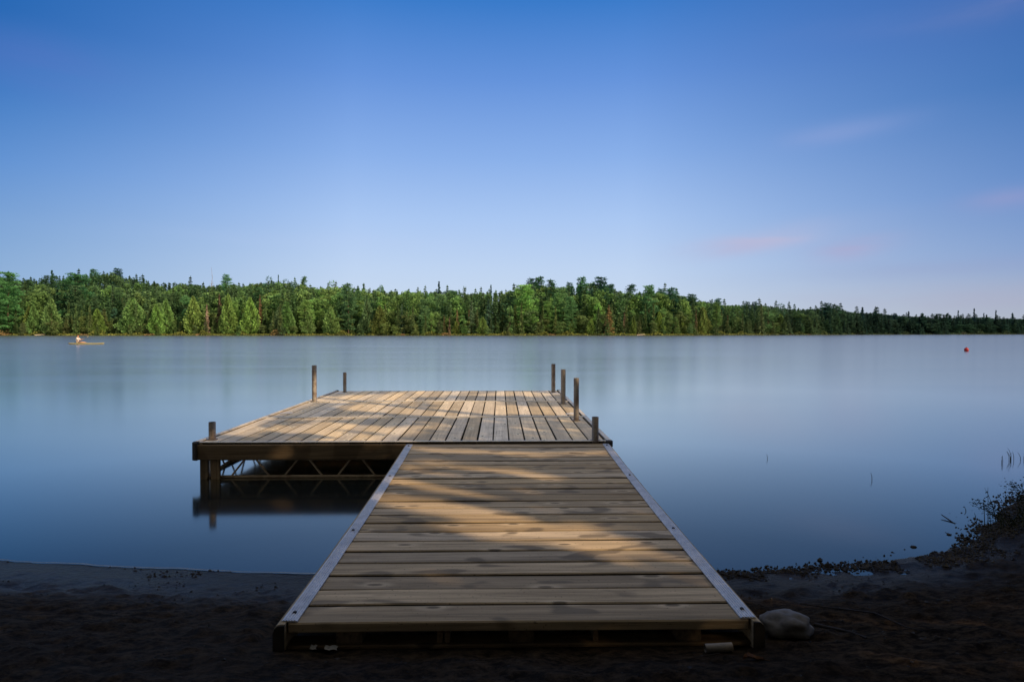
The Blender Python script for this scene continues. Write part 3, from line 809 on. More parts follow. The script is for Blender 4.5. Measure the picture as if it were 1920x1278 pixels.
# ------------------------------------------------------------------ buoy, kayak with paddler
p = wp(1812, 658); o = blob('buoy', (p.x, p.y, .10), .15, .15, .15, 0, 1, M['buoy'], 3, .0)
props(o, 'small round red buoy floating on the open water at right', 'buoy')
mb = MB(); mb.tube([(0, 0, .13), (0, 0, .19)], [.035, .025], 8); mb.build('eyelet', M['bolt'], o)
kp = wp(162, 645.5); KL = 3.5
kay = empty('kayak', (kp.x, kp.y, 0), R(8), label='yellow kayak on the lake off the left far shore', cat='kayak')
def hull_ring(u, top):
    wv = .33 * (1 - abs(u) ** 2.3) + .012; sheer = .10 + .10 * abs(u) ** 2.5
    return [(u * KL / 2, wv * math.cos(a), (sheer + .10 * math.sin(a) * (1 - abs(u)) if math.sin(a) > 0 else sheer + (.16 + .08 * (1 - abs(u))) * math.sin(a))) for a in [2 * math.pi * j / 16 for j in range(16)]]
V = []; ns = 24
for k in range(ns + 1): V += hull_ring(-1 + 2 * k / ns, 0)
mb = MB(); mb.add(V, [(k * 16 + j, k * 16 + (j + 1) % 16, (k + 1) * 16 + (j + 1) % 16, (k + 1) * 16 + j) for k in range(ns) for j in range(16)] + [tuple(range(16)), tuple(ns * 16 + j for j in range(16))], smooth=True)
mb.build('hull', M['kayak'], kay)
mb = MB()
ring = [(-.75 + .42 * math.cos(a), .24 * math.sin(a), .235) for a in [2 * math.pi * j / 20 for j in range(21)]]
mb.tube(ring, .022, 6, cap=False); mb.build('cockpit_rim', M['bolt'], kay)
# paddler: one skinned body
per = empty('person', (kp.x, kp.y, 0), R(8), label='person in a white shirt paddling the yellow kayak', cat='person')
J = {'pel': (-.85, 0, .22), 'sp': (-.86, 0, .42), 'ch': (-.84, 0, .62), 'nk': (-.82, 0, .76), 'h1': (-.81, 0, .86), 'h2': (-.80, 0, .98),
     'sl': (-.84, .17, .68), 'el': (-.68, .27, .50), 'wl': (-.44, .24, .56), 'sr': (-.84, -.17, .68), 'er': (-.66, -.28, .48), 'wr': (-.42, -.25, .50),
     'hl': (-.80, .10, .22), 'kl': (-.35, .12, .24), 'fl': (.05, .10, .16), 'hr': (-.80, -.10, .22), 'kr': (-.35, -.12, .24), 'fr': (.05, -.10, .16)}
RD = {'pel': .13, 'sp': .12, 'ch': .14, 'nk': .055, 'h1': .075, 'h2': .085, 'sl': .065, 'el': .045, 'wl': .03, 'sr': .065, 'er': .045, 'wr': .03, 'hl': .09, 'kl': .06, 'fl': .04, 'hr': .09, 'kr': .06, 'fr': .04}
ED = [('pel', 'sp'), ('sp', 'ch'), ('ch', 'nk'), ('nk', 'h1'), ('h1', 'h2'), ('ch', 'sl'), ('sl', 'el'), ('el', 'wl'), ('ch', 'sr'), ('sr', 'er'), ('er', 'wr'), ('pel', 'hl'), ('hl', 'kl'), ('kl', 'fl'), ('pel', 'hr'), ('hr', 'kr'), ('kr', 'fr')]
for side, sgn in (('l', 1), ('r', -1)):
    wx, wy, wz = J['w' + side]
    J['p' + side] = (wx + .06, wy - sgn * .01, wz + .01); RD['p' + side] = .032; ED.append(('w' + side, 'p' + side))
    for q_ in range(5):
        a_ = 'f%d%s' % (q_, side); b_ = 'g%d%s' % (q_, side)
        J[a_] = (wx + .095 - .02 * (q_ == 4), wy + (-.03 + .02 * q_) * sgn, wz + .03); J[b_] = (wx + .115 - .03 * (q_ == 4), wy + (-.03 + .02 * q_) * sgn, wz + .0)
        RD[a_] = .009; RD[b_] = .008; ED += [('p' + side, a_), (a_, b_)]
def skin(name, J, RD, ED, mat, parent, root_, scale=1.0):
    ks = sorted({k for e in ED for k in e}, key=list(J).index); me = bpy.data.meshes.new(name)
    me.from_pydata([J[k] for k in ks], [(ks.index(a), ks.index(b)) for a, b in ED], [])
    o = bpy.data.objects.new(name, me); C.objects.link(o); o.parent = parent
    md = o.modifiers.new('skin', 'SKIN')
    if not me.skin_vertices: 
        me.attributes.new('tmp', 'FLOAT', 'POINT')
    if me.skin_vertices:
        for i, k in enumerate(ks):
            sv = me.skin_vertices[0].data[i]; sv.radius = (RD[k] * scale,) * 2; sv.use_root = (k == root_)
    sb = o.modifiers.new('sub', 'SUBSURF'); sb.levels = sb.render_levels = 2
    me.materials.append(mat); return o
bod = skin('body', J, RD, ED, M['skin'], per, 'pel')
skin('shirt', J, RD, [('pel', 'sp'), ('sp', 'ch'), ('ch', 'sl'), ('sl', 'el'), ('ch', 'sr'), ('sr', 'er')], M['shirt'], per, 'pel', 1.2)
hr_ = blob('hair', (-.815, 0, .975), .10, .095, .085, 0, 2, M['hair'], 2, .08); hr_.parent = per
mb = MB(); mb.tube([(-.36, .95, .78), (-.36, -.95, .28)], .016, 8)
pad = mb.build('paddle', M['bolt']); pad.parent = None; pad.location = (kp.x, kp.y, 0); pad.rotation_euler = (0, 0, R(8))
props(pad, 'dark double paddle held by the person in the kayak', 'paddle')
for y_, z_ in ((.95, .78), (-.95, .28)):
    mb = MB(); sgn = 1 if y_ > 0 else -1
    mb.add([(-.36, y_, z_ - .08), (-.36, y_ + sgn * .40, z_ - .07 + sgn * .12), (-.36, y_ + sgn * .42, z_ + .05 + sgn * .12), (-.36, y_, z_ + .08), (-.34, y_ + sgn * .2, z_ + .05 * sgn)], [(0, 1, 4), (1, 2, 4), (2, 3, 4), (3, 0, 4)])
    mb.build('blade', M['kayak'], pad)

# ------------------------------------------------------------------ tree builders (all sizes in metres)
def crown_spruce(H, Rr, seed, dens=1.0, droop=.25, low=.01, ragged=.35):
    g = np.random.default_rng(seed); P = []; D = []; S = []; T = []
    nl = int(30 * dens)
    for k in range(nl):
        f = low + (1 - low) * (k / nl) ** .95
        z = H * f
        rad = Rr * 1.2 * (1 - f) ** .9 * g.uniform(1 - ragged, 1.08)
        for j in range(int(7 + 7 * (1 - f))):
            a = g.uniform(0, 2 * math.pi); r2 = rad * g.uniform(.6, 1.1)
            bt = g.uniform(.2, .9)
            m = max(2, int(r2 / .42))
            for i in range(m):
                u = (i + .6) / m
                P.append((math.cos(a) * r2 * u + g.normal() * .06, math.sin(a) * r2 * u + g.normal() * .06, z - droop * r2 * u + g.normal() * .06))
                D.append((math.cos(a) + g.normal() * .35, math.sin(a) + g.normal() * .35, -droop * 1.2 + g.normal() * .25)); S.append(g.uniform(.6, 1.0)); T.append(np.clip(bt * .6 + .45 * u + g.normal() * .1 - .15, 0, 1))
    for k in range(7):
        P.append((g.normal() * .05, g.normal() * .05, H * (.94 + .06 * k / 7))); D.append((g.normal() * .3, g.normal() * .3, 1)); S.append(.4); T.append(.6)
    return P, D, S, T
def crown_cedar(H, Rr, seed, dens=1.0):
    g = np.random.default_rng(seed); P = []; D = []; S = []; T = []
    n = int(3000 * dens)
    for k in range(n):
        f = g.uniform(0, 1) ** 1.15
        prof = (math.sin(min(1, (f + .08) * 2.6) * math.pi / 2) ** .8) * (1 - f) ** .72
        a = g.uniform(0, 2 * math.pi)
        lob = 1 + .16 * math.sin(a * 3 + f * 9 + seed) + .12 * math.sin(a * 7 - f * 23 + seed)
        r2 = Rr * 1.35 * prof * lob * g.uniform(.55, 1.05)
        P.append((math.cos(a) * r2, math.sin(a) * r2, .3 + (H - .3) * f + g.normal() * .1))
        D.append((math.cos(a) * .8 + g.normal() * .4, math.sin(a) * .8 + g.normal() * .4, .9 + g.normal() * .4)); S.append(g.uniform(.34, .58))
        T.append(np.clip(.45 + .5 * (lob - 1) / .28 + g.normal() * .14, 0, 1))
    return P, D, S, T
def crown_pine(H, Rr, seed, low=.25, dens=1.0, lean=0.0):
    g = np.random.default_rng(seed); P = []; D = []; S = []; T = []
    nl = int((1 - low) * H / .85)
    for k in range(nl):
        f = low + (1 - low) * (k + .3) / nl; z = H * f
        env = Rr * (1 - ((f - .45) / .62) ** 2 * .75) if f > .45 else Rr * (.75 + .25 * f / .45)
        env = max(env, .5)
        for j in range(g.integers(4, 7)):
            a = g.uniform(0, 2 * math.pi); r2 = env * g.uniform(.45, 1.15); bt = g.uniform(.25, 1)
            rise = g.uniform(-.05, .22); m = max(3, int(r2 / .33))
            for i in range(m):
                u = .25 + .75 * (i + .5) / m
                wsp = .42 + .75 * u * (1.15 - u) * 2
                for q_ in range(int(8 * dens) + 1):
                    P.append((math.cos(a) * r2 * u + g.normal() * wsp * .5 + lean * f, math.sin(a) * r2 * u + g.normal() * wsp * .5, z + rise * r2 * u + g.normal() * .2))
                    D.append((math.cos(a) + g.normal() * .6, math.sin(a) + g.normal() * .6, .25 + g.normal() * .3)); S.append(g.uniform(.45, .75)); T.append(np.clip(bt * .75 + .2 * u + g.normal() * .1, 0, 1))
    return P, D, S, T
def crown_leafy(H, Rr, seed, low=.25, dens=1.0, leaf=.5):
    g = np.random.default_rng(seed); P = []; D = []; S = []; T = []
    nlb = 16
    for k in range(nlb):
        f = g.uniform(low + .08, .93); a = g.uniform(0, 2 * math.pi)
        env = Rr * math.sqrt(max(.05, 1 - ((f - .6) / .48) ** 2))
        off = env * g.uniform(.15, .72); lr = g.uniform(.30, .5) * Rr * (1.1 - .35 * abs(f - .6))
        c = np.array((math.cos(a) * off, math.sin(a) * off, H * f)); bt = g.uniform(.25, .8)
        for i in range(int(95 * dens)):
            v = g.normal(size=3); v /= np.linalg.norm(v) + 1e-6
            rr = lr * g.uniform(.6, 1.12)
            P.append(tuple(c + v * rr * np.array((1, 1, .8)))); D.append(tuple(g.normal(size=3) + v * .5)); S.append(g.uniform(.7, 1.25) * leaf)
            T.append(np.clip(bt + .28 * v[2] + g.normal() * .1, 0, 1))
    return P, D, S, T
def crown_arrays(cr, seed, aspect=1.9):
    P, D, S, T = cr
    g = np.random.default_rng(seed + 99)
    v = leaf_quads(np.array(P, float), np.array(D, float), np.array(S, float), g, aspect)
    return v, np.array(T, float)

def trunk_mb(H, r, seed, top=.93, limbs=0, rad=1.5, low=.3):
    g = random.Random(seed); mb = MB()
    pts = [(g.uniform(-.06, .06) * k, g.uniform(-.06, .06) * k, -.4 + (H * top + .4) * k / 5) for k in range(6)]
    mb.tube(pts, [r * (1 - .85 * k / 5) for k in range(6)], 6)
    for i in range(limbs):
        f = g.uniform(low, .85); a = g.uniform(0, 6.28); l_ = rad * g.uniform(.5, .9)
        z = H * f; mb.tube([(0, 0, z), (math.cos(a) * l_ * .5, math.sin(a) * l_ * .5, z + l_ * .12), (math.cos(a) * l_, math.sin(a) * l_, z + l_ * .3)], [r * .35, r * .22, r * .08], 4)
    return mb

protos = {}
def proto(kind, var):
    key = (kind, var)
    if key in protos: return protos[key]
    sd = hash((len(kind), ord(kind[0]), ord(kind[-1]), var)) % 10000
    sd = (len(kind) * 131 + ord(kind[0]) * 17 + ord(kind[-1]) * 7 + var * 1009) % 9973
    if kind == 'spruce': H = 14; cr = crown_spruce(H, (2.0, 1.6, 2.3, 1.8)[var], sd, 1.0, (.2, .3, .25, .35)[var]); tk = trunk_mb(H, .16, sd, .98)
    elif kind == 'brown_spruce': H = 12; cr = crown_spruce(H, 1.5, sd, .62, .4); tk = trunk_mb(H, .15, sd, .99, 8, 1.0, .2)
    elif kind == 'cedar': H = 10; cr = crown_cedar(H, (2.3, 1.9, 2.6)[var], sd); tk = trunk_mb(H, .16, sd, .9)
    elif kind == 'pine': H = 20; cr = crown_pine(H, (3.8, 3.0, 4.2, 3.0)[var], sd, (.04, .10, .06, .22)[var], 1.0, (.3, 0, -.4, .2)[var]); tk = trunk_mb(H, .24, sd, .97, 14, 2.4, .2)
    elif kind == 'leafy': H = 14; cr = crown_leafy(H, (3.4, 2.8, 3.9)[var], sd, (.02, .06, .0)[var]); tk = trunk_mb(H, .2, sd, .85, 10, 1.8, .3)
    elif kind == 'birch': H = 11; cr = crown_leafy(H, 2.0, sd, .2, .7); tk = trunk_mb(H, .13, sd, .92, 8, 1.2, .3)
    elif kind == 'snag': H = 14; cr = None; tk = trunk_mb(H, .13, sd, 1.0, 22, .9, .35)
    cm = None
    if cr:
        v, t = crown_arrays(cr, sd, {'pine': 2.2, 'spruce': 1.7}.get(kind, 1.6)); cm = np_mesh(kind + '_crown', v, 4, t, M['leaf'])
    to = tk.build('trunk', M['bark_pale'] if kind in ('birch',) else (M['bark_dead'] if kind in ('snag', 'brown_spruce') else M['bark']))
    tm = to.data; bpy.data.objects.remove(to)
    protos[key] = (H, cm, tm); return protos[key]

def place_tree(kind, var, t, d, height, color, wide=1.0, name=None, rz=None):
    """t = direction X/Y from the dock axis, d = metres behind the far shoreline"""
    H, cm, tm = proto(kind, var)
    y = far_s(t) + d; x = t * y
    k = height / H
    nm = name or {'spruce': 'spruce_tree', 'brown_spruce': 'dying_spruce_tree', 'cedar': 'cedar_tree', 'pine': 'pine_tree', 'leafy': 'leafy_tree', 'birch': 'birch_tree', 'snag': 'dead_tree'}[kind]
    root = empty(nm, (x, y, terr(x, y) - .1), rnd.uniform(0, 6.28) if rz is None else rz)
    root.scale = (k * wide, k * wide, k)
    if cm:
        c = bpy.data.objects.new('crown', cm); C.objects.link(c); c.parent = root; c.color = tuple(color) + (1,)
    tr_ = bpy.data.objects.new('trunk', tm); C.objects.link(tr_); tr_.parent = root
    return root

def jit(c, r_, a=.15):
    k = 1 + r_.uniform(-a, a); return tuple(max(.004, x * k * (1 + r_.uniform(-.08, .08))) for x in c)
# base colours
G_SPR = (.050, .095, .044); G_CED = (.092, .148, .045); G_PINE = (.078, .148, .056); G_LEAF = (.080, .165, .060); G_DARK = (.028, .066, .046); G_SHADE = (.013, .034, .034)  # the last has the right bank's shade and haze painted in
G_BROWN = (.085, .072, .048)
def shade_mix(t):                       # shade and haze of the right bank put into the leaf colour
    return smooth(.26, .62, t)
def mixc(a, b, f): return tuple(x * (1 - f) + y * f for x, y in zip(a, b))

trees = []      # (t, kind, size word, colour word, row word, object)
def T_(kind, var, px, d, ytop, color, wide=1.0, word='', row='front'):
    """px / ytop read off the photo give direction and height of a real tree at distance d"""
    t = (px - 937) / F; y = far_s(t) + d
    ztop = 1.45 + (620 - ytop) * y / F; g = terr(t * y, y)
    o = place_tree(kind, var, t, d, ztop - g, color, wide)
    trees.append([t, kind, word, row, o, ztop - g]); return o
r_ = random.Random(21)
# --- notable single trees
NOTE = [
 ('pine', 0, 30, 3, 509, (.060, .125, .040), 1.25, 'very large layered'), ('pine', 2, 152, 14, 514, (.040, .095, .040), 1.3, 'broad dark'),
 ('cedar', 0, 107, 1, 561, G_CED, 1.0, 'pale rounded'), ('cedar', 1, 75, 2, 572, (.085, .125, .04), 1.0, 'dull'),
 ('cedar', 2, 258, 1, 560, G_CED, 1.3, 'pale broad'), ('cedar', 0, 300, 1, 573, (.10, .155, .04), 1.0, 'bright low'), ('cedar', 1, 317, 1, 559, G_CED, 1.05, 'bright tall'),
 ('cedar', 1, 368, 1, 557, (.105, .155, .04), 1.1, 'bright yellow green'), ('leafy', 1, 355, 6, 549, (.075, .15, .045), .9, 'pale domed'),
 ('brown_spruce', 0, 392, 1, 570, (.30, .25, .18), .9, 'bare pale'), ('brown_spruce', 0, 416, 4, 552, (.115, .075, .055), 1.0, 'reddish brown'),
 ('cedar', 1, 432, 1, 553, (.115, .17, .045), .9, 'slim pale'), ('cedar', 0, 473, 1, 556, (.125, .175, .04), 1.0, 'tall pale'), ('brown_spruce', 0, 491, 5, 552, (.16, .10, .06), .8, 'rusty'),
 ('cedar', 0, 528, 2, 573, (.085, .13, .055), 1.15, 'grey green'), ('cedar', 1, 549, 1, 585, (.10, .15, .045), 1.0, 'small'), ('cedar', 2, 578, 1, 582, (.085, .12, .045), 1.0, 'dull rounded'), ('cedar', 2, 622, 1, 572, (.11, .17, .05), 1.0, 'pale rounded'),
 ('pine', 1, 654, 4, 530, (.055, .115, .042), 1.1, 'tall narrow'), ('pine', 1, 222, 12, 576, (.035, .08, .05), .9, 'low dark'), ('pine', 3, 230, 60, 501, G_DARK, 1.25, 'tall dark'),
 ('pine', 1, 187, 55, 503, (.04, .09, .04), 1.0, 'tall'), ('spruce', 1, 110, 60, 508, G_DARK, .8, 'slim dark'), ('spruce', 0, 32, 30, 507, G_DARK, 1, 'dark pointed'),
 ('snag', 0, 404, 60, 503, G_DARK, 1.0, 'bare spire'), ('pine', 3, 430, 60, 515, (.06, .13, .05), 1.0, 'flat topped'), ('leafy', 0, 503, 60, 518, G_DARK, .8, 'dark domed'), ('spruce', 1, 525, 62, 514, G_DARK, .5, 'thin dark'), ('leafy', 2, 546, 60, 524, (.03, .065, .03), .8, 'dark domed'),
 ('pine', 1, 573, 62, 520, (.045, .09, .035), .8, 'ragged'), ('leafy', 0, 628, 64, 528, (.07, .13, .045), .8, 'pale domed'), ('spruce', 2, 683, 65, 533, G_SPR, .7, 'slim'), ('leafy', 1, 717, 65, 532, (.05, .10, .04), .55, 'small domed'), ('spruce', 2, 823, 66, 524, G_DARK, .8, 'dark pointed'), ('leafy', 0, 870, 66, 535, (.05, .09, .04), .5, 'small dark'), ('spruce', 1, 921, 66, 534, (.03, .07, .05), .7, 'slim dark'),
 ('pine', 0, 797, 2, 574, (.075, .135, .05), 1.15, 'low broad'), ('spruce', 0, 884, 2, 563, (.075, .11, .05), 1.15, 'grey green'), ('spruce', 2, 917, 4, 560, (.045, .08, .045), 1.1, 'dull'), ('brown_spruce', 0, 843, 2, 592, (.20, .15, .10), .9, 'small brownish'), ('brown_spruce', 0, 858, 2, 580, (.20, .17, .09), .9, 'straw coloured'),
 ('cedar', 2, 785 - 95, 4, 560, (.075, .12, .045), .8, 'dull'), ('spruce', 3, 755, 2, 570, (.06, .10, .05), 1.1, 'grey green'), ('cedar', 1, 711, 1, 600, (.09, .14, .04), 1, 'small'),
 ('pine', 2, 985, 2, 530, (.115, .185, .050), 1.2, 'large bright layered'), ('cedar', 1, 1016, 1, 597, (.105, .165, .045), 1.05, 'small bright'), ('pine', 3, 996, 40, 519, G_DARK, 1.2, 'dark topped'), ('pine', 1, 1014, 38, 519, (.03, .075, .035), 1.0, 'tall dark'), ('pine', 1, 1034, 30, 525, (.03, .07, .035), 1.0, 'narrow dark'),
 ('pine', 0, 1048, 5, 548, (.085, .15, .05), 1.0, 'bright layered'), ('pine', 2, 1071, 2, 556, (.075, .14, .05), .9, 'ragged bright'), ('pine', 3, 1068, 36, 528, (.025, .065, .035), .9, 'dark tufted'), ('pine', 3, 1091, 30, 516, (.045, .10, .04), 1.05, 'tall'), ('pine', 3, 1127, 22, 515, (.022, .055, .036), 1.45, 'very tall dark'), ('pine', 1, 1145, 26, 530, (.028, .065, .036), 1.0, 'dark'),
 ('leafy', 1, 1122, 6, 564, (.10, .18, .045), .9, 'light green'), ('brown_spruce', 0, 1143, 1, 572, (.19, .155, .07), 1.7, 'straw coloured broad'), ('pine', 1, 1185, 18, 531, (.028, .065, .038), 1.1, 'dark narrow'), ('pine', 2, 1217, 8, 531, (.06, .12, .045), .95, 'tall broad'), ('pine', 3, 1240, 20, 538, (.03, .07, .04), 1.0, 'dark tufted'), ('pine', 1, 1262, 14, 537, (.03, .07, .04), 1.2, 'dark'), ('leafy', 1, 1245, 3, 573, (.085, .14, .045), .75, 'pale'), ('brown_spruce', 0, 1171, 2, 585, (.17, .12, .08), .9, 'brownish'),
 ('cedar', 1, 1320, 2, 580, (.12, .16, .045), .8, 'yellow green'), ('pine', 3, 1298, 16, 549, (.028, .062, .038), 1.35, 'dark spreading'), ('pine', 1, 1350, 16, 556, (.03, .065, .04), 1.1, 'dark pointed'), ('pine', 3, 1405, 20, 563, (.03, .06, .04), .9, 'dark tufted'), ('pine', 3, 1419, 20, 565, (.03, .06, .04), .9, 'dark'), ('leafy', 0, 1472, 16, 568, (.035, .07, .035), .8, 'dark domed'),
 ('pine', 3, 1556, 14, 564, (.018, .042, .03), 1.5, 'dark spreading'), ('pine', 1, 1575, 8, 568, (.03, .062, .036), 1.0, 'dark tall'), ('spruce', 0, 1624, 8, 573, G_SHADE, 1.2, 'black pointed'), ('spruce', 3, 1650, 12, 581, G_SHADE, 1.0, 'black'), ('pine', 3, 1686, 12, 584, G_SHADE, 1.0, 'black tufted'), ('spruce', 2, 1713, 10, 581, G_SHADE, 1.1, 'black'), ('spruce', 0, 1787, 8, 585, G_SHADE, 1.3, 'black broad'), ('spruce', 1, 1808, 12, 582, G_SHADE, .8, 'black thin'), ('spruce', 3, 1838, 12, 577, G_SHADE, .9, 'tall black'), ('spruce', 2, 1858, 12, 583, G_SHADE, .9, 'black'), ('spruce', 1, 1881, 14, 578, G_SHADE, .8, 'slim black'), ('spruce', 0, 1912, 12, 585, G_SHADE, .8, 'black'),
 ('birch', 0, 139, 1, 585, (.08, .13, .04), 1.0, 'white stemmed'), ('birch', 0, 548 + 36, 6, 560, (.09, .15, .04), 1.0, 'pale stemmed'), ('birch', 0, 1186, 3, 580, (.08, .14, .04), .9, 'pale stemmed'), ('birch', 0, 1250 + 8, 3, 590, (.08, .14, .04), .9, 'slim pale stemmed'),
]
for kind, var, px, d, yt, colr, wide, word in NOTE:
    T_(kind, var, px + r_.uniform(-1, 1), d + r_.uniform(0, 4), yt + r_.uniform(-2, 3), jit(((colr[0] * .62, colr[1] * .66, colr[2] * .8) if kind == 'brown_spruce' else (colr[0] * .84, colr[1] * 1.02, colr[2] * 1.35)), r_, .09), wide, word, 'front' if d < 10 else ('middle' if d < 45 else 'skyline'))
# --- front rows filling between them
px = -12
while px < 1932:
    t = (px - 937) / F; dk = shade_mix(t)
    u = r_.random()
    base = 592 - 22 * (1 - dk) * r_.random() + 5 * dk - 5
    d = r_.uniform(1.5, 10)
    if dk > .5: kind = 'spruce'; cl = mixc(G_SPR, G_SHADE, dk); yt = r_.uniform(588, 602)
    elif u < .58: kind = 'spruce'; cl = mixc(G_SPR, (.07, .11, .05), r_.random()); yt = r_.uniform(565, 596)
    elif u < .72: kind = 'cedar'; cl = mixc((.075, .12, .04), G_CED, r_.random()); yt = r_.uniform(572, 606)
    elif u < .84: kind = 'leafy'; cl = mixc(G_LEAF, (.05, .10, .04), r_.random()); yt = r_.uniform(568, 595)
    elif u < .91: kind = 'brown_spruce'; cl = G_BROWN; yt = r_.uniform(578, 600)
    else: kind = 'pine'; cl = G_PINE; yt = r_.uniform(560, 585)
    cl = mixc(cl, G_SHADE, dk * .75)
    var = r_.randrange({'spruce': 4, 'cedar': 3, 'leafy': 3, 'pine': 4}.get(kind, 1))
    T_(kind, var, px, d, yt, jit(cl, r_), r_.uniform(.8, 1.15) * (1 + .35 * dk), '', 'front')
    px += r_.uniform(9, 15.5)
# --- second row, seen above the front trees
px = -10
while px < 1930 and len(trees) < 296:
    t = (px - 937) / F; dk = shade_mix(t); sk = skyl(px)
    yt = sk + (600 - sk) * r_.uniform(.25, .5); u = r_.random()
    if dk > .4 or u < .55: kind = 'spruce'
    elif u < .8: kind = 'leafy'
    else: kind = 'pine'
    cl = {'spruce': G_SPR, 'leafy': G_LEAF, 'pine': G_PINE}[kind]
    if t < -.42: cl = mixc(cl, G_DARK, .7)
    cl = mixc(cl, G_SHADE, dk * .9)
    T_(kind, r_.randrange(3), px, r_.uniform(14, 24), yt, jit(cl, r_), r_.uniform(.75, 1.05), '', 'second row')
    px += r_.uniform(17, 24)

# --- the forest mass behind: too many to count, one object
stock = []
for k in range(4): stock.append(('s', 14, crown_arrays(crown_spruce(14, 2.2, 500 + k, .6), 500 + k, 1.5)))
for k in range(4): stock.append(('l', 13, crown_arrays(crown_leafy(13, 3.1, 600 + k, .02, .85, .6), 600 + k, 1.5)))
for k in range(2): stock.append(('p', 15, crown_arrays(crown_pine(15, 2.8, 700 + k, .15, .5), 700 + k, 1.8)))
VV = []; TT = []; CC = []
for row, dd in enumerate((3, 7, 13, 20, 29, 38, 47, 57, 66, 75, 84)):
    px = -520 - row * 3
    while px < 2320:
        t = (px - 937) / F; dk = shade_mix(t)
        y = far_s(t) + dd + r_.uniform(-4, 4); x = t * y
        u = r_.random()
        pl = .44 if -.45 < t < .02 else (.30 if t < .3 else .15)
        if dk > .5: pl = .08
        kind = 'l' if u < pl else ('s' if u < .93 else 'p')
        c = r_.choice([s_ for s_ in stock if s_[0] == kind]); hb = back_h(t)
        # height: keeps the canopy under the observed skyline
        g = terr(x, y); zmax = 1.45 + (620 - skyl(tpx(t)) - (5 + 4 * noise.noise(Vector((t * 30, 3, 1)))) * (1 - .6 * dk)) * y / F - g
        hgt = min(hb * r_.uniform(.82, 1.12), zmax * r_.uniform(.93, 1.03)) if row > 6 else min(hb * r_.uniform(.8, 1.1), zmax)
        if kind == 's' and row > 5 and r_.random() < .3: hgt += r_.uniform(0, 1) ** 2 * 3.4
        if row < 2: hgt = r_.uniform(2.5, 5.5) if row == 0 else r_.uniform(4, 8.5)
        hgt = max(2.5, hgt)
        v, tt = c[2]; a = r_.uniform(0, 6.28); ca, sa = math.cos(a), math.sin(a); k = hgt / c[1]; kw = k * r_.uniform(.85, 1.2) * (1 + .45 * dk) * (1.5 if row < 2 else 1) * (1.2 if kind == 's' else 1)
        w_ = np.empty_like(v); w_[:, 0] = (v[:, 0] * ca - v[:, 1] * sa) * kw + x; w_[:, 1] = (v[:, 0] * sa + v[:, 1] * ca) * kw + y; w_[:, 2] = v[:, 2] * k + g
        cl = {'s': (.048, .098, .048), 'l': mixc((.062, .130, .050), (.092, .170, .056), r_.random()), 'p': (.046, .10, .050)}[kind]
        if t < -.36: cl = mixc(cl, (.022, .055, .028), .75 * smooth(-.36, -.5, t) * smooth(25, 60, dd) + .2)
        cl = mixc(cl, G_SHADE, dk * .9)
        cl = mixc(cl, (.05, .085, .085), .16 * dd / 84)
        if row < 2: cl = mixc(cl, r_.choice([(.08, .115, .045), (.06, .10, .045), (.045, .08, .04), (.07, .085, .045)]), .6 * (1 - dk))
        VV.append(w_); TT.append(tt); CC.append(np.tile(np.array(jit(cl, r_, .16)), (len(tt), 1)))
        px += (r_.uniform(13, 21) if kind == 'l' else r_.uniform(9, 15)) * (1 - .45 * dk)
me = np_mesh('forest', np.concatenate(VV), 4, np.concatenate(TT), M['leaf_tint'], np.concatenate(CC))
o = bpy.data.objects.new('forest', me); C.objects.link(o); props(o, 'dense green mixed forest rising behind the far shore', 'forest', kind='stuff')
# low bushes and grass at the far waterline
g = np.random.default_rng(77); n = 16000
t_ = g.uniform(-.85, .9, n); P = np.zeros((n, 3)); CL = np.zeros((n, 3))
for i in range(n):
    t = float(t_[i]); d = abs(g.normal()) * 1.6; y = far_s(t) + d - .1; x = t * y
    bush = max(0, noise.noise(Vector((x * .25, 0, 3)))) * 2.4 + .25
    P[i] = (x, y, terr(x, y) + g.uniform(.0, 1) * bush)
    c = mixc((.13, .15, .045), (.075, .10, .035), g.random()); 
    if noise.noise(Vector((x * .15, 9, 3))) > .25: c = (.14, .11, .06)
    CL[i] = mixc(c, G_SHADE, shade_mix(t) * .8)
v = leaf_quads(P, g.normal(size=(n, 3)) + np.array((0, 0, .8)), g.uniform(.3, .6, n), g, 2.0)
me = np_mesh('shore_grass', v, 4, g.random(n), M['leaf_tint'], CL)
o = bpy.data.objects.new('shore_grass', me); C.objects.link(o); props(o, 'yellow green grass and low bushes along the far waterline', 'grass', kind='stuff')
# pale driftwood logs on the far shoreline
for px_, ln, lab in ((87, 3.2, 'pale driftwood log at the far shore left of the kayak'), (1203, 2.6, 'pale driftwood log at the far shore right of the dock posts')):
    t = (px_ - 937) / F; y = far_s(t) - .1; x = t * y; mb = MB()
    mb.tube([(x - ln / 2, y, .1), (x, y + .1, .22), (x + ln / 2, y + .2, .3)], [.16, .13, .07], 7)
    props(mb.build('driftwood_log', M['bark_pale']), lab, 'log')

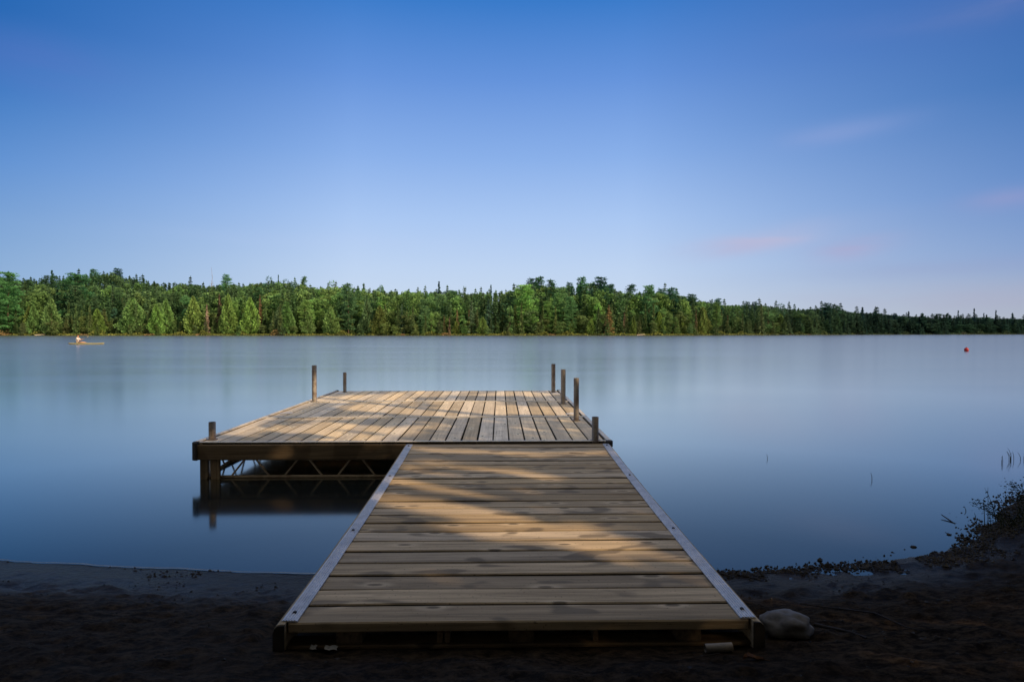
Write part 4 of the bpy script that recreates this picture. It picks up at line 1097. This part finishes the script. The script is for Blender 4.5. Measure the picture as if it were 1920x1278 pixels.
# ------------------------------------------------------------------ labels for the individual trees
KW = {'spruce': 'spruce', 'brown_spruce': 'dying brown spruce', 'cedar': 'cedar', 'pine': 'pine', 'leafy': 'broadleaf tree', 'birch': 'birch', 'snag': 'dead tree'}
CAT = {'spruce': 'spruce', 'brown_spruce': 'dying spruce', 'cedar': 'cedar', 'pine': 'pine', 'leafy': 'broadleaf tree', 'birch': 'birch', 'snag': 'dead tree'}
LAND = [(70, 'at the far left'), (132, 'left of the kayak'), (195, 'behind the kayak'), (290, 'just right of the kayak'), (380, 'above the dock left corner'), (470, 'between dock corner and tallest left post'), (560, 'just left of tallest left post'), (620, 'behind the tallest left post'), (700, 'right of the two left posts'), (800, 'above the dock left middle'), (900, 'above the dock centre'), (990, 'left of the far right post'), (1060, 'behind the far right posts'), (1130, 'right above the nearest posts'), (1220, 'just right of all posts'), (1300, 'beyond open water right of dock'), (1400, 'under the left cloud'), (1500, 'under the long pink cloud'), (1600, 'right of the long cloud'), (1700, 'left of the buoy stretch'), (1790, 'just left of the buoy'), (1850, 'behind the red buoy'), (5000, 'at the far right')]
def land(px):
    for lim, s in LAND:
        if px < lim: return s
ORD = ['', 'second', 'third', 'fourth', 'fifth', 'sixth', 'seventh', 'eighth', 'ninth', 'tenth']
buckets = {}
for e in trees:
    t, kind, word, row, o, h = e
    key = (word, kind, row, land(tpx(t))); buckets.setdefault(key, []).append(e)
RW = {'front': 'in the front row', 'second row': 'in the second row', 'middle': 'rising mid forest', 'skyline': 'on the skyline'}
for (word, kind, row, ld_), es in buckets.items():
    es.sort(key=lambda e: e[0])
    for i, e in enumerate(es):
        o = e[4]; nmx = ''
        if len(es) > 1: nmx = (ORD[i] + ' ' if i else 'leftmost ')
        wd = word + ' ' if word else ''
        tail = ' from left' if (i and len(es) > 1) else ''
        lab = (nmx + wd + KW[kind] + tail + ' ' + RW[row] + ', ' + ld_).strip()
        props(o, lab, CAT[kind], 'trees on the far shore')

# ------------------------------------------------------------------ unseen tall trees on the near bank behind the viewer; they shade the beach
LIT = [  # patches of sun read off the boards: (x0, y0, x1, y1, half height px)
 (715, 928, 815, 946, 7), (800, 942, 930, 972, 13), (900, 965, 1040, 1000, 18), (1030, 990, 1190, 1030, 16), (1180, 1022, 1290, 1048, 9),
 (845, 982, 960, 1010, 7), (745, 898, 905, 924, 6), (955, 932, 1020, 936, 5), (1045, 944, 1150, 958, 5), (1150, 957, 1240, 972, 6),
 (750, 872, 930, 878, 4), (950, 883, 1050, 894, 4), (770, 884, 850, 888, 4), (990, 852, 1150, 849, 4), (775, 840, 980, 848, 3), (760, 862, 900, 866, 2),
 (400, 822, 600, 745, 3), (480, 812, 560, 806, 5), (520, 803, 690, 824, 5), (590, 796, 760, 812, 5), (690, 808, 820, 800, 3),
 (690, 764, 860, 776, 8), (860, 768, 1080, 772, 9), (590, 750, 780, 742, 6), (780, 738, 1000, 739, 5), (660, 752, 900, 757, 5), (560, 788, 700, 782, 3)]
LS = []
for x0, y0, x1, y1, hw in LIT:
    a = at(x0, y0, .34); b = at(x1, y1, .34); m = Vector(((a.x + b.x) / 2, (a.y + b.y) / 2, 0))
    yc = (y0 + y1) / 2; dy = (at(x0, yc - hw, .34) - at(x0, yc + hw, .34)).y / 2
    dx = dy
    LS.append((a.x, a.y, b.x, b.y, dy))
LS = np.array(LS)
def lit(px, py):
    r = np.zeros(len(px), bool)
    for ax_, ay, bx_, by, hw in LS:
        dx, dy = bx_ - ax_, by - ay
        u = np.clip(((px - ax_) * dx + (py - ay) * dy) / (dx * dx + dy * dy), 0, 1)
        ex = px - ax_ - u * dx; ey = py - ay - u * dy
        r |= (ex * ex + ey * ey) < (hw * .85 + np.where(hw > .09, .05, .03)) ** 2
    return r
gg = np.random.default_rng(8)
def near_tree(x, y, H, rad, z0, nl, leaf, label, filt=True, col=(.03, .055, .02)):
    gz_ = near_z(x, y, False)
    root = empty('maple_tree', (x, y, gz_ - .1), 0, label=label, cat='tree', group='shade trees behind the viewer')
    n = nl; P = np.zeros((0, 3))
    ncl = int(nl / 60)
    cz = gg.uniform(z0, H, ncl); f = (cz - z0) / (H - z0)
    env = rad * np.sqrt(np.clip(1 - ((f - .45) / .62) ** 2, .08, 1))
    a = gg.uniform(0, 2 * math.pi, ncl); rr = env * np.sqrt(gg.uniform(0, 1, ncl))
    c = np.stack([x + rr * np.cos(a), y + rr * np.sin(a), cz], 1)
    P = np.repeat(c, 60, 0) + gg.normal(size=(ncl * 60, 3)) * .42
    if filt:  # crown shaped for the light: leaves dropped where they would cover sun patches
        k = (P[:, 2] - .34) / SV.z
        sx = P[:, 0] - SV.x * k; sy = P[:, 1] - SV.y * k
        keep = ~lit(sx, sy)
        far = (sy > Y0) & (sx > X0 - .3) & (sx < X1 + .3) & (gg.random(len(P)) < .35)
        P = P[keep & ~far]
    v = leaf_quads(P, gg.normal(size=P.shape), gg.uniform(.8, 1.3, len(P)) * leaf, gg, 1.5)
    me = np_mesh('crown', v - np.array((x, y, gz_ - .1)), 4, gg.random(len(P)), M['leaf'])
    o = bpy.data.objects.new('crown', me); C.objects.link(o); o.parent = root; o.color = col + (1,)
    mb = trunk_mb(H, .2, int(x * 7 + y * 3) % 97, .9, 10, rad * .8, max(.45, z0 / H)); mb.build('trunk', M['bark'], root)
e1 = Vector((.62, .78, 0)); e2 = Vector((.78, -.62, 0))
for i, (q_, l_, H, rad) in enumerate(((-3.0, 9.5, 13, 2.8), (.5, 10.5, 13.5, 2.8), (3.6, 9.6, 13.5, 2.7), (6.6, 11.0, 14, 2.7), (9.6, 10.2, 14, 2.6), (12.2, 11.5, 13, 2.4))):
    p = e1 * q_ + e2 * l_
    near_tree(p.x, p.y, H, rad, 3.4, 17000, .19, ('first', 'second', 'third', 'fourth', 'fifth', 'last')[i] + ' maple along the sunny right bank behind the viewer')
for i, (x, y, H, rad, nl) in enumerate(((-8.5, -4.5, 13, 3.6, 5000), (-4.5, -6.5, 14, 3.8, 5000), (0, -5.5, 13, 3.8, 6000), (4.5, -6.0, 14, 3.6, 6000), (8, -11, 14, 4, 5000), (-12, -1.5, 12, 3.5, 4000), (0, -.5, 9.5, 2.8, 5000), (-4, -1, 10, 2.8, 5000), (4.2, -1, 10, 2.8, 5000))):
    near_tree(x, y, H, rad, 3.0 if y < -3 else 5.2, nl, .34, ('leftmost leaning', 'tall left', 'broad central', 'tall right', 'rear right', 'outer left', 'small overhanging central', 'small overhanging left', 'small overhanging right')[i] + ' maple on the bank behind the viewer')

# ------------------------------------------------------------------ render settings
sc = bpy.context.scene
sc.render.engine = 'CYCLES'
sc.cycles.use_denoising = True
sc.cycles.max_bounces = 6; sc.cycles.diffuse_bounces = 3; sc.cycles.glossy_bounces = 3; sc.cycles.transparent_max_bounces = 6
sc.cycles.sample_clamp_indirect = 3.0
sc.view_settings.view_transform = 'Standard'; sc.view_settings.look = 'None'
sc.view_settings.exposure = 0; sc.view_settings.gamma = 1
